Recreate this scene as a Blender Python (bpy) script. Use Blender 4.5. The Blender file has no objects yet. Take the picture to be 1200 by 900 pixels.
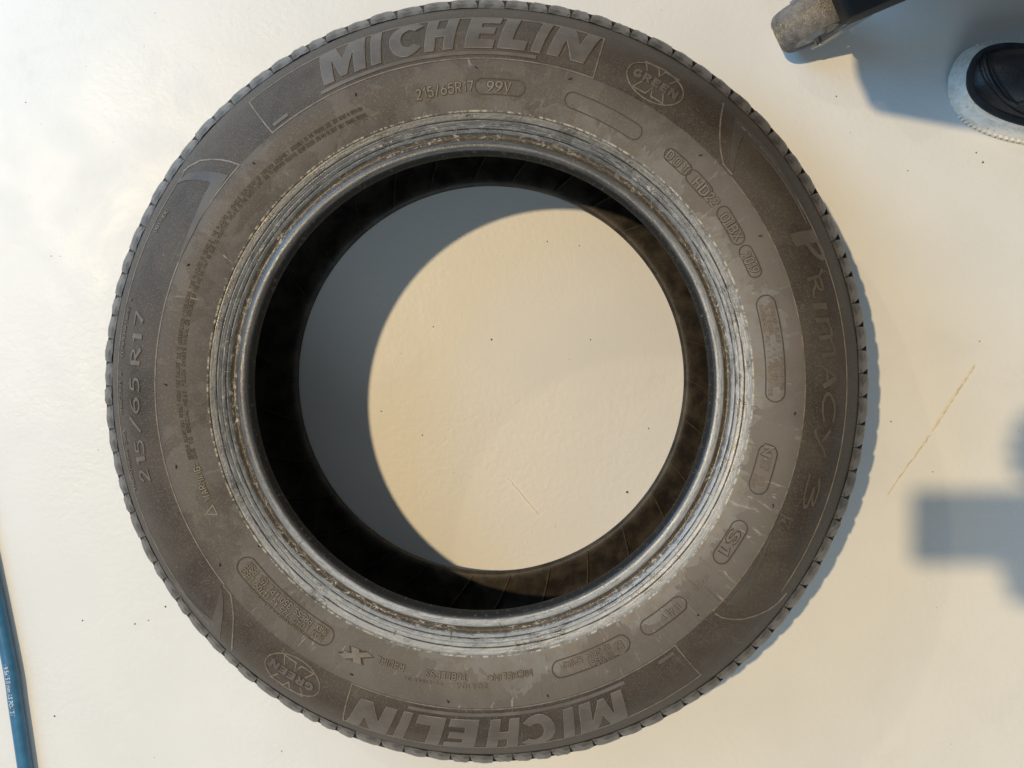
import bpy, bmesh, math, random
import numpy as np
from mathutils import Vector, Matrix, Quaternion
from mathutils.geometry import tessellate_polygon
random.seed(7)
PI = math.pi
S = bpy.context.scene
C = S.collection

# ---------------------------------------------------------------- camera
FPX, CAMX, CAMY, CAMZ = 1211.0, 0.0592, 0.0280, 1.160
PPX, PPY = 638.5, 414.0          # the point of the picture straight below the lens
cam_d = bpy.data.cameras.new('camera')
cam_d.sensor_width = 36.0
cam_d.lens = FPX/1200*36
cam_d.clip_start, cam_d.clip_end = 0.01, 100
cam = bpy.data.objects.new('camera', cam_d); C.objects.link(cam)
cam_d.shift_x, cam_d.shift_y = (600-PPX)/1200, (PPY-450)/1200
Q = Quaternion()
cam.rotation_mode = 'QUATERNION'; cam.rotation_quaternion = Q
cam.location = (CAMX, CAMY, CAMZ)
S.camera = cam
CAM = Vector(cam.location)
def ray(px, py):
    return Vector(((px-PPX)/FPX, (PPY-py)/FPX, -1.0))
def on_z(px, py, z=0.0):
    d = ray(px, py); k = (z-CAM.z)/d.z
    return CAM + d*k

# ---------------------------------------------------------------- light
W = bpy.data.worlds.new('World'); S.world = W; W.use_nodes = True
bg = W.node_tree.nodes['Background']
bg.inputs[0].default_value = (0.86, 0.96, 1.02, 1); bg.inputs[1].default_value = 0.225
def area(name, loc, target, power, col, shape, sx, sy=None):
    l = bpy.data.lights.new(name, 'AREA'); l.energy = power; l.color = col; l.shape = shape; l.size = sx
    if sy: l.size_y = sy
    o = bpy.data.objects.new(name, l); C.objects.link(o); o.location = loc
    o.rotation_euler = (Vector(target)-Vector(loc)).to_track_quat('-Z', 'Y').to_euler()
    return o
area('ceiling_lamp', (-3.78, 1.33, 9.7), (0, 0, 0), 830, (1.0, 0.755, 0.43), 'DISK', 0.24)
area('far_ceiling_lamp', (-6.2, 6.8, 7.2), (0, 0, 0), 100, (1.0, 0.80, 0.52), 'DISK', 0.25)
area('window_light', (-2.0, 0.95, 1.75), (0, 0.05, 0.1), 27, (0.15, 0.52, 1.0), 'RECTANGLE', 1.1, 1.5)
area('upper_left_fill', (-1.75, 1.55, 0.95), (0, 0, 0.1), 21, (0.30, 0.62, 1.0), 'RECTANGLE', 1.2, 0.9)  # added cool fill to brighten the upper-left tread
area('low_fill_light', (0.35, -2.1, 1.75), (0.1, 0, 0), 14, (0.70, 0.88, 1.0), 'RECTANGLE', 1.4, 1.0)  # added cool fill, lifts the tyre's shadow and the dark crescent inside
S.view_settings.view_transform = 'Standard'; S.view_settings.look = 'None'
S.view_settings.exposure = 0.0; S.view_settings.gamma = 1.0; S.view_settings.use_curve_mapping = False

# ---------------------------------------------------------------- material helpers
class NT:
    def __init__(s, name):
        s.m = bpy.data.materials.new(name); s.m.use_nodes = True
        s.t = s.m.node_tree; s.b = s.t.nodes['Principled BSDF']
    def n(s, typ, **kw):
        nd = s.t.nodes.new(typ)
        for k, v in kw.items(): setattr(nd, k, v)
        return nd
    def put(s, sock, v):
        if isinstance(v, (int, float)): sock.default_value = v
        elif isinstance(v, tuple): sock.default_value = v if len(v) != 3 or sock.type == 'VECTOR' else (*v, 1)
        else: s.t.links.new(v, sock)
    def math(s, op, a, b=None, c=None):
        nd = s.n('ShaderNodeMath', operation=op)
        for i, v in enumerate((a, b, c)):
            if v is not None: s.put(nd.inputs[i], v)
        return nd.outputs[0]
    def ramp(s, v, lo, hi, a=0.0, b=1.0):
        nd = s.n('ShaderNodeMapRange', interpolation_type='SMOOTHSTEP')
        for i, x in enumerate((v, lo, hi, a, b)): s.put(nd.inputs[i], x)
        return nd.outputs[0]
    def mix(s, f, a, b):
        nd = s.n('ShaderNodeMix', data_type='RGBA')
        s.put(nd.inputs[0], f); s.put(nd.inputs[6], a); s.put(nd.inputs[7], b)
        return nd.outputs[2]
    def noise(s, vec, scale, detail=3.0, rough=0.55, dist=0.0):
        nd = s.n('ShaderNodeTexNoise')
        if vec is not None: s.put(nd.inputs['Vector'], vec)
        nd.inputs['Scale'].default_value = scale; nd.inputs['Detail'].default_value = detail
        nd.inputs['Roughness'].default_value = rough; nd.inputs['Distortion'].default_value = dist
        return nd.outputs[0]
    def vec(s, x, y, z):
        nd = s.n('ShaderNodeCombineXYZ')
        for i, v in enumerate((x, y, z)): s.put(nd.inputs[i], v)
        return nd.outputs[0]
    def coords(s):
        tc = s.n('ShaderNodeTexCoord'); return tc.outputs['Object']
    def polar(s):
        ob = s.coords(); sp = s.n('ShaderNodeSeparateXYZ'); s.put(sp.inputs[0], ob)
        x, y, z = sp.outputs
        r = s.math('SQRT', s.math('ADD', s.math('MULTIPLY', x, x), s.math('MULTIPLY', y, y)))
        return ob, x, y, z, r, s.math('DIVIDE', x, r), s.math('DIVIDE', y, r)
    def bump(s, h, strength, dist, normal=None):
        nd = s.n('ShaderNodeBump'); nd.inputs['Strength'].default_value = strength; nd.inputs['Distance'].default_value = dist
        s.put(nd.inputs['Height'], h)
        if normal is not None: s.put(nd.inputs['Normal'], normal)
        return nd.outputs[0]
    def done(s, col, rough, normal=None, spec=None, metal=None):
        s.put(s.b.inputs['Base Color'], col); s.put(s.b.inputs['Roughness'], rough)
        if normal is not None: s.put(s.b.inputs['Normal'], normal)
        if spec is not None: s.put(s.b.inputs['Specular IOR Level'], spec)
        if metal is not None: s.put(s.b.inputs['Metallic'], metal)
        return s.m
def plain(name, col, rough=0.5, metal=0.0, spec=0.5, var=0.25, scale=60, bump=0.15):
    t = NT(name); ob = t.coords()
    nz = t.noise(ob, scale, 4)
    c = t.mix(t.ramp(nz, 0.3, 0.7), tuple(v*(1-var) for v in col), tuple(min(1, v*(1+var)) for v in col))
    return t.done(c, rough, t.bump(t.noise(ob, scale*8, 2), bump, 0.0006), spec, metal)

# floor: pale coated concrete, orange-peel relief, faint stains
def m_floor():
    t = NT('pale_floor_coating'); ob = t.coords()
    big = t.noise(ob, 2.2, 4, 0.6); mid = t.noise(ob, 9, 5, 0.65, 0.6)
    c = t.mix(t.ramp(big, 0.35, 0.65), (0.69, 0.685, 0.665), (0.74, 0.735, 0.715))
    c = t.mix(t.ramp(mid, 0.60, 0.78, 0, 0.30), c, (0.64, 0.60, 0.53))
    sm = t.noise(ob, 3.5, 6, 0.7, 1.5)
    c = t.mix(t.ramp(sm, 0.55, 0.72, 0, 0.22), c, (0.60, 0.59, 0.57))
    fine = t.noise(ob, 420, 2)
    c = t.mix(t.ramp(fine, 0.62, 0.85, 0, 0.20), c, (0.52, 0.49, 0.44))
    patch = t.ramp(t.noise(ob, 5, 3), 0.35, 0.65, 0.25, 1.0)
    wr = t.noise(ob, 150, 3, 0.5, 0.5)
    nrm = t.bump(t.math('MULTIPLY', wr, patch), 0.26, 0.0020)
    nrm = t.bump(t.noise(ob, 900, 2), 0.12, 0.0006, nrm)
    return t.done(c, t.ramp(mid, 0.3, 0.7, 0.36, 0.50), nrm, 0.35)
M_FLOOR = m_floor()

# tyre rubber: sidewall with dry lubricant smears near the rim, brown bloom, fine radial serration
R_RIM, R_DEC, R_L1, R_STEP = 0.2495, 0.2976, 0.3455, 0.3715
def m_sidewall():
    t = NT('sidewall_rubber'); ob, x, y, z, r, cx, sy = t.polar()
    dec = t.ramp(r, R_DEC-0.0010, R_DEC+0.0006)
    n1 = t.noise(ob, 14, 4); n2 = t.noise(ob, 700, 2)
    dusty = t.ramp(t.math('ADD', t.math('MULTIPLY', cx, 0.80), t.math('MULTIPLY', sy, -0.45)), -0.8, 0.7)   # weight rising to the right: paler rubber, more paste and scuffs
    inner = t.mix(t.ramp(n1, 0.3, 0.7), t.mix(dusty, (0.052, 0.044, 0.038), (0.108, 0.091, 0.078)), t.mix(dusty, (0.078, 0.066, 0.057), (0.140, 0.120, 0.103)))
    outer = t.mix(t.ramp(n1, 0.3, 0.7), (0.040, 0.031, 0.023), (0.076, 0.061, 0.048))
    c = t.mix(dec, inner, outer)
    c = t.mix(t.ramp(n2, 0.50, 0.72, 0, 0.55), c, (0.160, 0.128, 0.096))
    # smear: dried mounting paste, thick near the rim line, in runs outwards
    pv = t.vec(t.math('MULTIPLY', cx, 21.0), t.math('MULTIPLY', sy, 21.0), t.math('MULTIPLY', r, 46.0))
    run = t.noise(pv, 1.0, 3, 0.55, 1.0)
    pv2 = t.vec(t.math('MULTIPLY', cx, 3.6), t.math('MULTIPLY', sy, 3.6), t.math('MULTIPLY', r, 4.0))
    amt = t.noise(pv2, 1.0, 2)
    reach = t.math('MULTIPLY_ADD', amt, 0.110, R_RIM-0.036)      # how far out the paste went
    near = t.ramp(t.math('SUBTRACT', reach, r), -0.008, 0.020)
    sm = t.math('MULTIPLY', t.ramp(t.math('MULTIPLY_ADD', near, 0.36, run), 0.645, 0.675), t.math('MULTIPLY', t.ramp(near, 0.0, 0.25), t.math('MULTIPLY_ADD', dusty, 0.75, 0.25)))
    edge = t.ramp(t.math('ABSOLUTE', t.math('SUBTRACT', t.math('MULTIPLY_ADD', near, 0.36, run), 0.66)), 0.0, 0.022, 1.0, 0.0)
    c = t.mix(t.math('MULTIPLY', sm, t.ramp(t.noise(ob, 55, 5, 0.7), 0.36, 0.62, 0.10, 0.70)), c, (0.178, 0.172, 0.164))
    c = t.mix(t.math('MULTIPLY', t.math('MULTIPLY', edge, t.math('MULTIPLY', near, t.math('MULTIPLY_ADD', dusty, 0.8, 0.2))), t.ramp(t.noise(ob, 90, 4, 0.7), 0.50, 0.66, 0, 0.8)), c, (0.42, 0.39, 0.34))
    # pale scuffs
    pv3 = t.vec(t.math('MULTIPLY', cx, 30.0), t.math('MULTIPLY', sy, 30.0), t.math('MULTIPLY', r, 26.0))
    sc = t.noise(pv3, 1.0, 6, 0.7, 1.2)
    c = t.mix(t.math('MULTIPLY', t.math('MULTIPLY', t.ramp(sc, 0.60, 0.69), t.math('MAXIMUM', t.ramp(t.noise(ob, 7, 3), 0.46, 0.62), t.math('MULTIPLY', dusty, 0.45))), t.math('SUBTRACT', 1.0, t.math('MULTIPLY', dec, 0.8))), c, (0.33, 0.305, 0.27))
    rub = t.noise(t.vec(t.math('MULTIPLY', cx, 6.0), t.math('MULTIPLY', sy, 6.0), t.math('MULTIPLY', r, 500.0)), 1.0, 4, 0.7, 0.2)
    c = t.mix(t.math('MULTIPLY', t.ramp(rub, 0.62, 0.74), t.ramp(amt, 0.40, 0.60, 0.0, 0.55)), c, (0.20, 0.175, 0.148))
    rad = t.noise(t.vec(t.math('MULTIPLY', cx, 120.0), t.math('MULTIPLY', sy, 120.0), t.math('MULTIPLY', r, 16.0)), 1.0, 4, 0.7, 0.3)
    c = t.mix(t.math('MULTIPLY', t.ramp(rad, 0.58, 0.70), t.ramp(t.noise(ob, 9, 2), 0.50, 0.62, 0.0, 0.40)), c, (0.045, 0.037, 0.030))
    wet = t.noise(ob, 20, 5, 0.6, 0.8)
    c = t.mix(t.math('MULTIPLY', t.ramp(wet, 0.50, 0.56), t.math('SUBTRACT', 0.30, t.math('MULTIPLY', dec, 0.22))), c, (0.150, 0.132, 0.114))
    # rim line: chalky ring
    rl = t.math('MULTIPLY', t.ramp(t.math('ABSOLUTE', t.math('SUBTRACT', r, R_RIM+0.0010)), 0.0004, 0.0014, 1, 0),
                t.ramp(t.noise(pv, 2.4, 5, 0.7), 0.44, 0.60, 0.0, 0.85))
    c = t.mix(rl, c, (0.50, 0.44, 0.34))
    th = t.math('ARCTAN2', y, x)
    ser = t.math('SINE', t.math('MULTIPLY', th, 900.0))
    nrm = t.bump(t.math('MULTIPLY', ser, t.math('MULTIPLY', dec, t.ramp(t.noise(ob, 6, 2), 0.35, 0.55, 0.25, 1.0))), 0.12, 0.0004)
    nrm = t.bump(t.noise(ob, 1100, 3), 0.22, 0.0005, nrm)
    nrm = t.bump(t.noise(ob, 60, 3), 0.10, 0.002, nrm)
    rough = t.math('MULTIPLY_ADD', dec, 0.10, t.ramp(n1, 0.3, 0.7, 0.50, 0.62))
    rough = t.math('SUBTRACT', rough, t.math('MULTIPLY', sm, 0.12))
    return t.done(c, rough, nrm, 0.36)
M_SIDE = m_sidewall()

def m_bead():
    t = NT('bead_rubber'); ob, x, y, z, r, cx, sy = t.polar()
    def pol(k, kr): return t.vec(t.math('MULTIPLY', cx, k), t.math('MULTIPLY', sy, k), t.math('MULTIPLY', r, kr))
    def band(c0, w): return t.ramp(t.math('ABSOLUTE', t.math('SUBTRACT', r, c0)), w*0.55, w, 1.0, 0.0)
    st = t.noise(pol(5.0, 420.0), 1.0, 4, 0.6, 0.3)
    fl = t.noise(pol(34.0, 330.0), 1.0, 6, 0.75, 0.8)
    cl = t.noise(pol(9.0, 60.0), 1.0, 4, 0.65, 0.4)
    c = t.mix(t.ramp(st, 0.36, 0.64), (0.030, 0.030, 0.031), (0.070, 0.071, 0.074))
    outer = t.ramp(r, 0.2300, 0.2320)
    sideways = t.ramp(t.math('ADD', t.math('MULTIPLY', cx, 0.55), t.math('MULTIPLY', sy, -0.83)), -0.55, 0.55)   # lower right: more paste, and silver highlights painted into the colour
    c = t.mix(t.math('MULTIPLY', t.math('MULTIPLY', outer, t.math('MULTIPLY_ADD', sideways, 0.75, 0.25)), t.ramp(cl, 0.30, 0.50, 0.20, 0.95)), c, (0.29, 0.298, 0.305))     # thin dried film, paled to carry the highlights
    c = t.mix(t.math('MULTIPLY', band(0.2284, 0.0044), 0.8), c, (0.075, 0.055, 0.034))                         # brown trough
    flake = t.ramp(fl, 0.53, 0.62)
    pc = t.ramp(t.noise(pol(4.0, 20.0), 1.0, 3), 0.40, 0.60, 0.25, 1.0)
    fm = t.math('MULTIPLY', pc, t.math('MINIMUM', 0.95, t.math('ADD', t.math('ADD', band(0.2292, 0.0040), t.math('MULTIPLY', band(0.2370, 0.0040), 0.75)), 0.05)))
    c = t.mix(t.math('MULTIPLY', flake, fm), c, (0.52, 0.49, 0.42))
    c = t.mix(t.math('MULTIPLY', band(0.2352, 0.0009), 0.75), c, (0.020, 0.019, 0.018))
    c = t.mix(t.math('MULTIPLY', band(0.2431, 0.0009), 0.8), c, (0.020, 0.019, 0.018))
    wisp = t.noise(pol(16.0, 700.0), 1.0, 5, 0.7, 0.4)
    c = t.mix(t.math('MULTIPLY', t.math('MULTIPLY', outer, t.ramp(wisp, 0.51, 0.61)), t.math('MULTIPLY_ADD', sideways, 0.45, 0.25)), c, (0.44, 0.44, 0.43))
    toe = t.ramp(r, 0.2150, 0.2172, 1.0, 0.0)
    c = t.mix(toe, c, (0.024, 0.023, 0.022))
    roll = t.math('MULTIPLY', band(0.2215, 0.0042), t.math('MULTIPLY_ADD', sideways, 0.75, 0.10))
    c = t.mix(t.math('MULTIPLY', roll, t.ramp(wisp, 0.35, 0.60, 0.50, 1.0)), c, (0.46, 0.47, 0.48))  # film on the roll, with its silver highlight put into the colour
    grime = t.noise(pol(60.0, 420.0), 1.0, 5, 0.75, 0.6)
    c = t.mix(t.math('MULTIPLY', t.ramp(grime, 0.56, 0.68), 0.45), c, (0.20, 0.175, 0.145))
    c = t.mix(t.math('MULTIPLY', t.ramp(grime, 0.44, 0.34), 0.40), c, (0.020, 0.019, 0.018))
    nrm = t.bump(grime, 0.32, 0.0008); nrm = t.bump(st, 0.18, 0.0007, nrm); nrm = t.bump(t.math('MULTIPLY', fl, t.math('ADD', fm, 0.10)), 0.55, 0.0012, nrm)
    rough = t.math('ADD', t.ramp(cl, 0.3, 0.7, 0.20, 0.38), t.math('MULTIPLY', t.math('MULTIPLY', flake, fm), 0.2))
    return t.done(c, t.math('MAXIMUM', rough, t.math('MULTIPLY', toe, 0.62)), nrm, t.math('MULTIPLY_ADD', toe, -0.45, 0.55))
M_BEAD = m_bead()

def m_rubber(name, a, b, rough, nscale=30, fine=800, bump=0.25, spec=0.45):
    t = NT(name); ob = t.coords()
    c = t.mix(t.ramp(t.noise(ob, nscale, 5, 0.6), 0.32, 0.68), a, b)
    nrm = t.bump(t.noise(ob, fine, 3), bump, 0.0006)
    return t.done(c, rough, nrm, spec)
M_TREAD = m_rubber('tread_rubber', (0.052, 0.047, 0.042), (0.155, 0.146, 0.138), 0.40, 90)
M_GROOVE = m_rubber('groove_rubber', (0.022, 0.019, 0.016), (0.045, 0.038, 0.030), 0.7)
M_LINER = m_rubber('liner_rubber', (0.016, 0.014, 0.012), (0.058, 0.049, 0.038), 0.55, 45, 300, 0.6)
M_RIDGE = m_rubber('liner_ridge_rubber', (0.045, 0.038, 0.030), (0.10, 0.086, 0.068), 0.5, 80)
M_LETTER = m_rubber('worn_letter_rubber', (0.088, 0.076, 0.065), (0.128, 0.112, 0.097), 0.50, 40)
M_MODEL = m_rubber('faint_letter_rubber', (0.082, 0.068, 0.053), (0.108, 0.090, 0.072), 0.48, 60)
M_CODE = m_rubber('code_rubber', (0.115, 0.098, 0.083), (0.165, 0.143, 0.123), 0.42, 40)
M_LINE = m_rubber('worn_rib_rubber', (0.120, 0.098, 0.076), (0.21, 0.175, 0.138), 0.5, 120)
M_DARK_LINE = m_rubber('dark_line_rubber', (0.030, 0.024, 0.019), (0.050, 0.041, 0.033), 0.6, 60)
M_NUB = m_rubber('nub_rubber', (0.020, 0.018, 0.016), (0.04, 0.035, 0.03), 0.5)
M_BLADE = m_rubber('blade_rubber', (0.066, 0.056, 0.047), (0.094, 0.081, 0.069), 0.58, 30)

# ---------------------------------------------------------------- object helpers
def link(name, me, mat, parent=None, smooth=True):
    o = bpy.data.objects.new(name, me); C.objects.link(o)
    if mat and not me.materials: me.materials.append(mat)
    if parent: o.parent = parent
    if smooth:
        for p in me.polygons: p.use_smooth = True
    return o
def mesh(name, v, f):
    me = bpy.data.meshes.new(name); me.from_pydata([tuple(p) for p in v], [], f); me.update(); return me
def empty(name, loc=(0, 0, 0), parent=None):
    o = bpy.data.objects.new(name, None); C.objects.link(o); o.location = loc; o.empty_display_size = 0.02
    if parent: o.parent = parent
    return o
def tag(o, label=None, cat=None, group=None, kind=None):
    for k, v in (('label', label), ('category', cat), ('group', group), ('kind', kind)):
        if v: o[k] = v
    return o
def bm_mesh(name, bm):
    me = bpy.data.meshes.new(name); bm.to_mesh(me); bm.free(); return me
def auto_smooth(o, ang=35):
    me = o.data
    bm = bmesh.new(); bm.from_mesh(me)
    for e in bm.edges:
        e.smooth = not (len(e.link_faces) == 2 and e.calc_face_angle(0) > math.radians(ang))
    for f in bm.faces: f.smooth = True
    bm.to_mesh(me); bm.free()
def lathe(name, pts, segs, mat, parent, jitter=0.0, closed=False):
    n = len(pts); v = []; f = []
    R = np.array([p[0] for p in pts]); Z = np.array([p[1] for p in pts])
    for k in range(segs):
        a = 2*PI*k/segs
        for i in range(n):
            j = random.uniform(-jitter, jitter) if jitter else 0
            v.append(((R[i]+j)*math.cos(a), (R[i]+j)*math.sin(a), Z[i]))
    m = n if closed else n-1
    for k in range(segs):
        k2 = (k+1) % segs
        for i in range(m):
            i2 = (i+1) % n
            f.append((k*n+i, k2*n+i, k2*n+i2, k*n+i2))
    return link(name, mesh(name, v, f), mat, parent)
def spline(pts, per=6):                      # Catmull-Rom through the points
    P_ = [Vector((p[0], p[1])) for p in pts]; out = []
    for i in range(len(P_)-1):
        p0 = P_[max(i-1, 0)]; p1 = P_[i]; p2 = P_[i+1]; p3 = P_[min(i+2, len(P_)-1)]
        for k in range(per):
            t = k/per
            out.append(0.5*((2*p1)+(p2-p0)*t+(2*p0-5*p1+4*p2-p3)*t*t+(3*p1-p0-3*p2+p3)*t**3))
    out.append(P_[-1])
    return [(p.x, p.y) for p in out]

# ---------------------------------------------------------------- floor
fl = link('floor', mesh('floor', [(-7, -7, 0), (7, -7, 0), (7, 7, 0), (-7, 7, 0)], [(0, 1, 2, 3)]), M_FLOOR)
tag(fl, 'pale cream coated concrete floor with fine specks and scratches', kind='structure')

# ---------------------------------------------------------------- the tyre
TW = 0.215
tyre = empty('car_tyre')
tag(tyre, 'worn dusty car tyre without a wheel lying flat on the pale floor', 'tyre')
SIDE_PTS = [(R_RIM+0.0004, 0.2106), (0.2515, 0.2112), (0.259, 0.2128), (0.268, 0.2142), (0.278, 0.2150), (0.288, 0.2150), (0.2976, 0.2138), (0.308, 0.2110),
            (0.319, 0.2062), (0.332, 0.1965), (0.3455, 0.1800), (0.356, 0.1620), (0.365, 0.1440), (0.3715, 0.1300)]
side = spline(SIDE_PTS, 5)
SR = np.array([p[0] for p in side]); SZ = np.array([p[1] for p in side])
def zR(r): return float(np.interp(r, SR, SZ))
def nR(r):
    e = 0.0008; d = (zR(r+e)-zR(r-e))/(2*e); l = math.hypot(1, d)
    return (-d/l, 1/l)
def surf(th, r, h=0.0):
    nx, nz = nR(r); rr = r+nx*h
    return (rr*math.cos(th), rr*math.sin(th), zR(r)+nz*h)
def P(px, py):                              # where a sight line meets the upper sidewall: (angle, radius)
    z = 0.21
    for _ in range(14):
        p = on_z(px, py, z); r = math.hypot(p.x, p.y); z = 0.5*z+0.5*zR(min(max(r, SR[0]), SR[-1]))
    return math.atan2(p.y, p.x), r

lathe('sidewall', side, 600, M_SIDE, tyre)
BEAD_PTS = [(0.2124, 0.1925), (0.2124, 0.1950), (0.2130, 0.1985), (0.2143, 0.2012), (0.2164, 0.2036), (0.2192, 0.2050), (0.2222, 0.2050), (0.2248, 0.2038), (0.2270, 0.2022),
            (0.2288, 0.2016), (0.2306, 0.2026), (0.2324, 0.2048), (0.2344, 0.2058), (0.2352, 0.2050), (0.2360, 0.2060), (0.2384, 0.2072), (0.2391, 0.2066), (0.2398, 0.2074), (0.2424, 0.2083),
            (0.2431, 0.2077), (0.2438, 0.2085), (0.2466, 0.2090), (0.2486, 0.2093), (R_RIM, 0.2094), (R_RIM+0.0004, 0.2106)]
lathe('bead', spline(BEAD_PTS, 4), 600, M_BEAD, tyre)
lo = [(r, TW-z) for r, z in BEAD_PTS]
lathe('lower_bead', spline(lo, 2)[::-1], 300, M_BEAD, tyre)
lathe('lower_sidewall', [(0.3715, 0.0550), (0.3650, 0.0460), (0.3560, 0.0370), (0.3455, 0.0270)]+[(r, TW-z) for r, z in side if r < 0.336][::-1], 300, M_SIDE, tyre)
LIN = [(0.2124, 0.1925), (0.2145, 0.1890), (0.220, 0.1888), (0.229, 0.1925), (0.240, 0.1985), (0.252, 0.2032), (0.266, 0.2065), (0.285, 0.2075), (0.303, 0.2045),
       (0.320, 0.197), (0.336, 0.185), (0.348, 0.168), (0.355, 0.148), (0.357, 0.125), (0.357, TW/2)]
full = LIN+[(r, TW-z) for r, z in LIN[-2::-1]]
lathe('inner_liner', spline(full, 4), 360, M_LINER, tyre)
# moulded ridges of the curing bladder, slanting over the lower inner wall
ridge_v, ridge_f = [], []
NR = 14
for i in range(NR+1):
    t_ = i/NR; r = 0.2165+0.055*t_
    z = TW-float(np.interp(r, [p[0] for p in LIN[1:9]], [p[1] for p in LIN[1:9]]))
    a = -0.115*t_
    for dw, dz in ((-0.0011, 0.0002), (0.0, 0.0030), (0.0011, 0.0002)):
        aa = a+dw/r
        ridge_v.append((r*math.cos(aa), r*math.sin(aa), z+dz))
    if i:
        for k in (0, 1):
            ridge_f.append((3*(i-1)+k, 3*i+k, 3*i+k+1, 3*(i-1)+k+1))
rm = mesh('liner_ridge', ridge_v, ridge_f)
liner = [o for o in tyre.children if o.name == 'inner_liner'][0]
for k in range(30):
    o = link('liner_ridge', rm, M_RIDGE, liner); o.rotation_euler.z = 2*PI*(k+random.uniform(-.08, .08))/30

# tread: grooved ribs as one turned body, the shoulder blocks one by one
t_pts = [(0.3715, 0.1300), (0.3719, 0.1282), (0.3766, 0.1222), (0.3806, 0.1160), (0.3832, 0.1095), (0.3836, 0.1070), (0.3822, 0.1064), (0.3885, 0.1060), (0.3886, 0.0880), (0.3820, 0.0875),
         (0.3820, 0.0830), (0.3884, 0.0825), (0.3860, 0.0690), (0.3800, 0.0600), (0.3715, 0.0550)]
lathe('tread', t_pts, 400, M_GROOVE, tyre)
auto_smooth([o for o in tyre.children if o.name == 'tread'][0], 30)
BP = [(0.3728, 0.1264), (0.3732, 0.1286), (0.3788, 0.1234), (0.3836, 0.1178), (0.3872, 0.1118), (0.3884, 0.1082), (0.3810, 0.1078)]
def block_mesh(ang, seed):
    rnd = random.Random(seed)
    v, f = [], []; n = len(BP); M_ = 4
    for k in range(M_+1):
        for i, (r, z) in enumerate(BP):
            # the slot between blocks widens from the shoulder outwards; leading side slants, trailing side is straighter
            w = 0.00030+0.0030*max(0.0, min(1.0, (r-0.3770)/0.010))
            g0, g1 = w*1.5/r, w*0.5/r
            t_ = k/M_; a = g0+(ang-g0-g1)*t_
            dr = -0.0004*(1 if k == 0 else 0)*(r > 0.385)-0.0006*(1 if k == M_ else 0)*(r > 0.385)
            dr += rnd.uniform(-0.00045, 0.00045)
            v.append(((r+dr)*math.cos(a), (r+dr)*math.sin(a), z+rnd.uniform(-0.0002, 0.0002)))
    for k in range(M_):
        for i in range(n-1):
            f.append((k*n+i, (k+1)*n+i, (k+1)*n+i+1, k*n+i+1))
    f.append(tuple(range(n))); f.append(tuple(M_*n+i for i in range(n-1, -1, -1)))
    return mesh('tread_block', v, f)
pitch = []
rp = random.Random(3)
while len(pitch) < 100: pitch.append(rp.choice((0.82, 1.0, 1.0, 1.16)))
tot = sum(pitch)
bms = {}
a = 0.02
for i, p_ in enumerate(pitch):
    key = (p_, rp.randrange(3))
    ang = 2*PI*p_/tot
    if key not in bms:
        bms[key] = block_mesh(ang, hash(key) % 1000 if False else int(p_*100)+key[1])
    o = link('tread_block', bms[key], M_TREAD, tyre, smooth=False); o.rotation_euler.z = a; k_ = rp.uniform(0.9986, 1.0016); o.scale = (k_, k_, 1+rp.uniform(-0.004, 0.004))
    a += ang

# ---------------------------------------------------------------- relief on the sidewall
def slice_bm(bm, axis, lo_, hi_, step):
    k = math.ceil(lo_/step+1e-6)
    while k*step < hi_-1e-9:
        no = (1, 0, 0) if axis == 0 else (0, 1, 0); co = (k*step, 0, 0) if axis == 0 else (0, k*step, 0)
        bmesh.ops.bisect_plane(bm, geom=bm.verts[:]+bm.edges[:]+bm.faces[:], plane_co=co, plane_no=no, dist=1e-7)
        k += 1
def fill2d(loops):
    L = [[Vector((x, y, 0)) for x, y in l] for l in loops]
    tris = tessellate_polygon(L); fl_ = [p for l in L for p in l]
    return fl_, [t for t in tris if len(set(t)) == 3]
def bm2d(loops_list, step=None):
    bm = bmesh.new()
    for loops in loops_list:
        v, t = fill2d(loops); vs = [bm.verts.new(p) for p in v]
        for tri in t:
            try: f = bm.faces.new([vs[i] for i in tri])
            except ValueError: continue
    bmesh.ops.delete(bm, geom=[v for v in bm.verts if not v.link_faces], context='VERTS')
    for f in bm.faces:
        f.normal_update()
        if f.normal.z < 0: f.normal_flip()
    if step:
        xs = [v.co.x for v in bm.verts]; ys = [v.co.y for v in bm.verts]
        slice_bm(bm, 0, min(xs), max(xs), step); slice_bm(bm, 1, min(ys), max(ys), step)
    return bm
def relief(name, bm, fmap, h, mat, parent, sink=0.0004, rim=None):
    """flat shape in bm -> raised shape of height h on the sidewall; fmap(u, v) gives (angle, radius)"""
    v, f = [], []; idx = {}
    rimf = set()
    if rim:                                   # a narrow worn band round the edge, slightly lower than the top
        r_ = bmesh.ops.inset_region(bm, faces=bm.faces[:], thickness=rim[0], use_boundary=True, use_even_offset=True)
        rimf = set(r_['faces'])
    bm.verts.ensure_lookup_table()
    low = {}
    for x in bm.verts:
        th, r = fmap(x.co.x, x.co.y); idx[x] = len(v); v.append(surf(th, r, h-(0.0003 if rim and x.is_boundary else 0)))
        if x.is_boundary or not x.is_manifold:
            low[x] = len(v); v.append(surf(th, r, -sink))
    for fc in bm.faces: f.append(tuple(idx[x] for x in fc.verts))
    mi = [1 if fc in rimf else 0 for fc in bm.faces]
    for e in bm.edges:
        if len(e.link_faces) == 1:
            l = e.link_loops[0]; a_, b_ = l.vert, l.link_loop_next.vert
            if a_ in low and b_ in low: f.append((idx[b_], idx[a_], low[a_], low[b_]))
    bm.free()
    me = mesh(name, v, f)
    o = link(name, me, mat, parent, smooth=False)
    if rim:
        me.materials.append(rim[1])
        for p, q in zip(me.polygons, mi): p.material_index = q
    return o
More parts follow.
